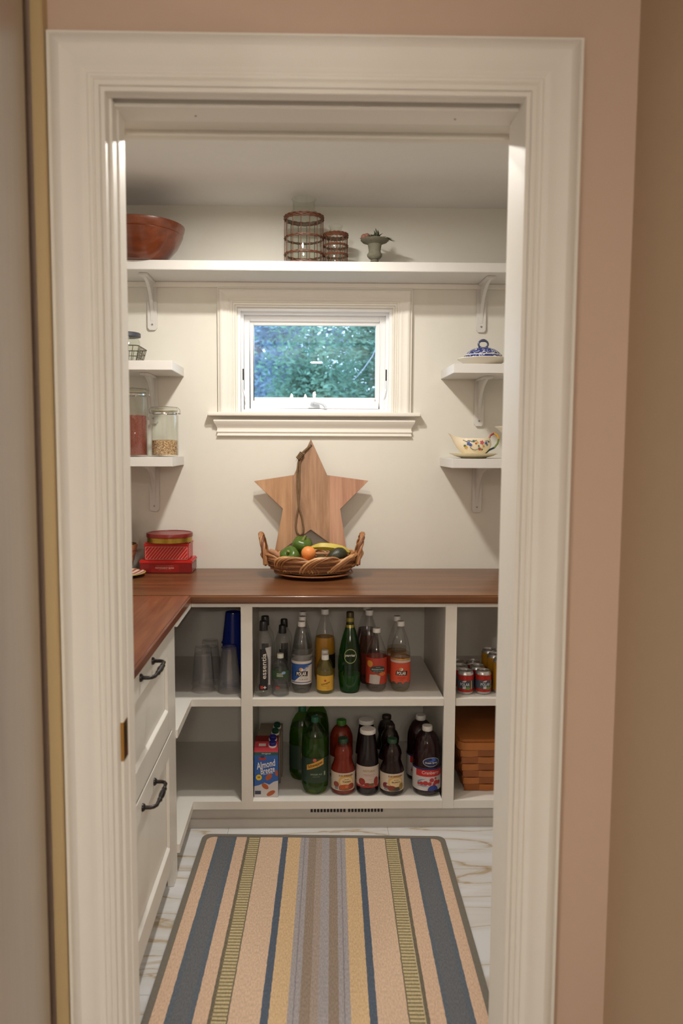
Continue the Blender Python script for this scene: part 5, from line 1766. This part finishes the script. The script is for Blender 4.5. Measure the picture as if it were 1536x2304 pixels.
PRP = [(0, .006), (r * .8, .001), (r * .96, .006), (r, .014), (r, .118), (r * .985, .128), (r * .94, .150), (r * .84, .185), (r * .72, .220), (r * .66, .236), (r * .65, .242)]
t = juice('dark juice bottle with white lid and pomegranate label, front of pair', (.227, -.533, ZB), r, PRP, DARKJ, .0310, .016, .238, WHITEP, 'pomegranate juice bottles', .232)
lb = label_band(t, r, .034, .118, P_('label_offwhite', (196, 182, 172)))
m = MB(); strip(m, r, .0010, -PI * r * .99, PI * r * .99, .034, .041); raw('red_band', m, P_('band_red', (166, 52, 44)), lb)
m = MB()
for q in (oval(-.026, .056, .014, .014), oval(.034, .056, .012, .018), oval(-.004, .046, .012, .007)):
    patch(m, q, r, .0012)
raw('fruit_print', m, P_('pomegranate', (142, 46, 40)), lb)
m = MB(); patch(m, oval(.014, .046, .014, .005), r, .0013); raw('leaf_print', m, P_('leaf_olive', (112, 84, 50)), lb)
m = MB(); text_into(m, 'NATURAL', .050, .004, .100, r, .0014, bold=.02, height=.0075); raw('lettering', m, P_('olive_gold', (168, 146, 92)), lb)
m = MB(); text_into(m, 'POMEGRANATE', .046, .004, .085, r, .0014, height=.004); text_into(m, '100% JUICE', .034, .004, .079, r, .0014, height=.003); text_into(m, 'organic', .02, .006, .066, r, .0014, height=.004); raw('small_lettering', m, P_('rose_letters', (178, 112, 104)), lb)
dup(t, (.229, -.430, ZB), 'dark juice bottle with white lid, back of its pair')

r = .0550
PRC = [(0, .006), (r * .82, .001), (r * .96, .008), (r, .018), (r, .122), (r * .985, .132), (r * .99, .165), (r * .96, .190), (r * .84, .214), (r * .62, .234), (r * .40, .246), (r * .34, .252)]
t = juice('large cranberry juice bottle with white cap, front right of lower shelf', (.4600, -.530, ZB), r, PRC, CRAN, .0200, .019, .246, WHITEP, 'cranberry juice bottles', .236)
lb = label_band(t, r, .024, .112, P_('label_paper', (202, 196, 196)))
m = MB(); strip(m, r, .0009, -PI * r * .99, PI * r * .99, .106, .114); raw('navy_band', m, P_('navy', (40, 36, 84)), lb)
m = MB(); strip(m, r, .0010, -.052, .070, .080, .106); raw('red_band', m, P_('cran_red', (190, 42, 42)), lb)
m = MB(); text_into(m, 'Cranberry', .070, .008, .094, r, .0015, bold=.012, height=.0165); raw('lettering', m, P_('pink_letters', (224, 196, 190)), lb)
m = MB()
for (u, v, q) in ((-.028, .052, .008), (-.012, .054, .010), (.004, .052, .008), (.012, .066, .009), (.030, .056, .010), (.044, .054, .009), (-.040, .050, .006), (.028, .072, .005), (.022, .048, .007)):
    patch(m, oval(u, v, q, q * .9, 14), r, .0013)
raw('berry_print', m, P_('berry_red', (176, 52, 52)), lb)
m = MB(); patch(m, [(-.045, .060), (-.030, .068), (-.010, .072), (-.028, .064), (-.044, .052)], r, .0012); patch(m, [(-.050, .040), (-.020, .046), (.0, .042), (-.020, .040)], r, .0012); raw('wave_print', m, P_('wave_blue', (120, 146, 180)), lb)
m = MB(); patch(m, [(.018 + .022 * math.cos(a), .0245 + .021 * math.sin(a)) for a in [PI * k / 14 for k in range(15)]], r, .0014); raw('blue_dome', m, P_('dome_blue', (44, 62, 140)), lb)
m = MB(); patch(m, oval(.010, .138, .0335, .0185, 30), r * .99, .0016); lg = raw('logo_rim', m, P_('logo_grey', (160, 168, 186)), t)
m = MB(); patch(m, oval(.010, .138, .031, .0160, 30), r * .99, .0020); raw('logo_field', m, P_('logo_navy', (28, 40, 84)), lg)
m = MB(); patch(m, [(-.006, .141), (.012, .139), (.030, .144), (.024, .151), (.008, .154), (.014, .146)], r * .99, .0024); raw('logo_wave', m, P_('logo_blue', (62, 102, 190)), lg)
m = MB(); text_into(m, 'Ocean Spray', .048, .009, .135, r * .99, .0027, bold=.02, height=.0095); raw('lettering', m, WHT, lg)
c2_ = dup(t, (.452, -.410, ZB), 'large cranberry juice bottle with white cap, behind the front one')

# ---- splint market basket at the lower right
SPW = pm('orange_maple_splint', lin(172, 104, 48), .5, var=.22, scale=14, bump=.15, bscale=60)
SPD = pm('darker_maple_splint', lin(150, 86, 38), .5, var=.22, scale=14, bump=.15, bscale=60)
mb_ = thing('splint_market_basket', 'large orange brown woven splint basket in the lower right bay', 'basket', (.790, -.320, ZB))
HW0, HD0, HW1, HD1, BH = .180, .215, .208, .245, .205
put('liner', MB().add([(-HW0 + .006, -HD0 + .006, .004), (HW0 - .006, -HD0 + .006, .004), (HW0 - .006, HD0 - .006, .004), (-HW0 + .006, HD0 - .006, .004), (-HW1 + .008, -HD1 + .008, BH), (HW1 - .008, -HD1 + .008, BH), (HW1 - .008, HD1 - .008, BH), (-HW1 + .008, HD1 - .008, BH)],
    [(3, 2, 1, 0), (0, 1, 5, 4), (1, 2, 6, 5), (2, 3, 7, 6), (3, 0, 4, 7)]), SPD, mb_)
rowsN = 7
rh = BH / rowsN
for k in range(rowsN):
    f0 = (k + .5) / rowsN
    w_, d_ = HW0 + (HW1 - HW0) * f0, HD0 + (HD1 - HD0) * f0
    for (axis, half, fixed, sgn, cnt) in (('x', w_, d_, -1, 6), ('x', w_, d_, 1, 6), ('y', d_, w_, -1, 7), ('y', d_, w_, 1, 7)):
        step = 2 * half / cnt
        for j in range(cnt):
            out_ = .0035 if (j + k) % 2 else .0
            m = MB()
            n = 6
            vs_, fs = [], []
            for i in range(n + 1):
                u = -half + step * (j + i / n)
                bul = out_ * math.sin(PI * i / n) + .0005
                for zz in (k * rh + .001, (k + 1) * rh - .001):
                    fz = (zz / BH)
                    fx = (HD0 + (HD1 - HD0) * fz) if axis == 'x' else (HW0 + (HW1 - HW0) * fz)
                    p = sgn * (fx - .003 + bul)
                    vs_.append((u, p, zz) if axis == 'x' else (p, u, zz))
            for i in range(n):
                fs.append((2 * i, 2 * i + 2, 2 * i + 3, 2 * i + 1))
            m.add(vs_, fs)
            if sgn > 0 and axis == 'x':
                continue
            raw('splint', m, SPW if (j + k) % 2 else SPD, mb_)
m = MB()
for q in (0, 1):
    pass
def rim_ring(w, d, z0, z1, t_):
    m = MB()
    a = rrect(w, d, 0, .03, 6)
    n = len(a)
    vs_ = []
    for (k_, zz) in ((1.0, z0), (1.0, z1)):
        vs_ += [(x, y, zz) for x, y, _ in a]
    b_ = rrect(w - t_, d - t_, 0, .026, 6)
    for zz in (z1, z0):
        vs_ += [(x, y, zz) for x, y, _ in b_]
    fs = []
    for q in range(4):
        for i in range(n):
            j = (i + 1) % n
            fs.append((q * n + i, q * n + j, ((q + 1) % 4) * n + j, ((q + 1) % 4) * n + i))
    return m.add(vs_, fs)
put('rim', rim_ring(HW1 + .006, HD1 + .004, BH - .026, BH + .003, .012), SPW, mb_, smooth=40)
put('lid', MB().prism([(x, y) for x, y, _ in rrect(HW1 + .002, HD1 - .002, 0, .03, 6)], lambda u, v, d: (u, v, d), BH + .003, BH + .014), SPW, mb_, bevel=.003)

# ------------------------------------------------------------------ rug
RGW, RGL = .905, 1.045
rug = thing('rug', 'striped woven rug in blue, cream and grey with a grey binding', 'rug', (.036, -1.198, .0008), math.radians(-1.8))
field = MB().box(-RGW / 2 + .018, RGW / 2 - .018, -RGL / 2 + .016, RGL / 2 - .016, 0, .0085)
put('field', field, rug_mat('woven_stripes', RGW - .03), rug, bevel=.001)
put('binding', rim_ring(RGW / 2, RGL / 2, 0, .0100, .022), pm('grey_binding', lin(112, 106, 96), .9, var=.15, scale=120, bump=.3, bscale=300), rug, bevel=.002)
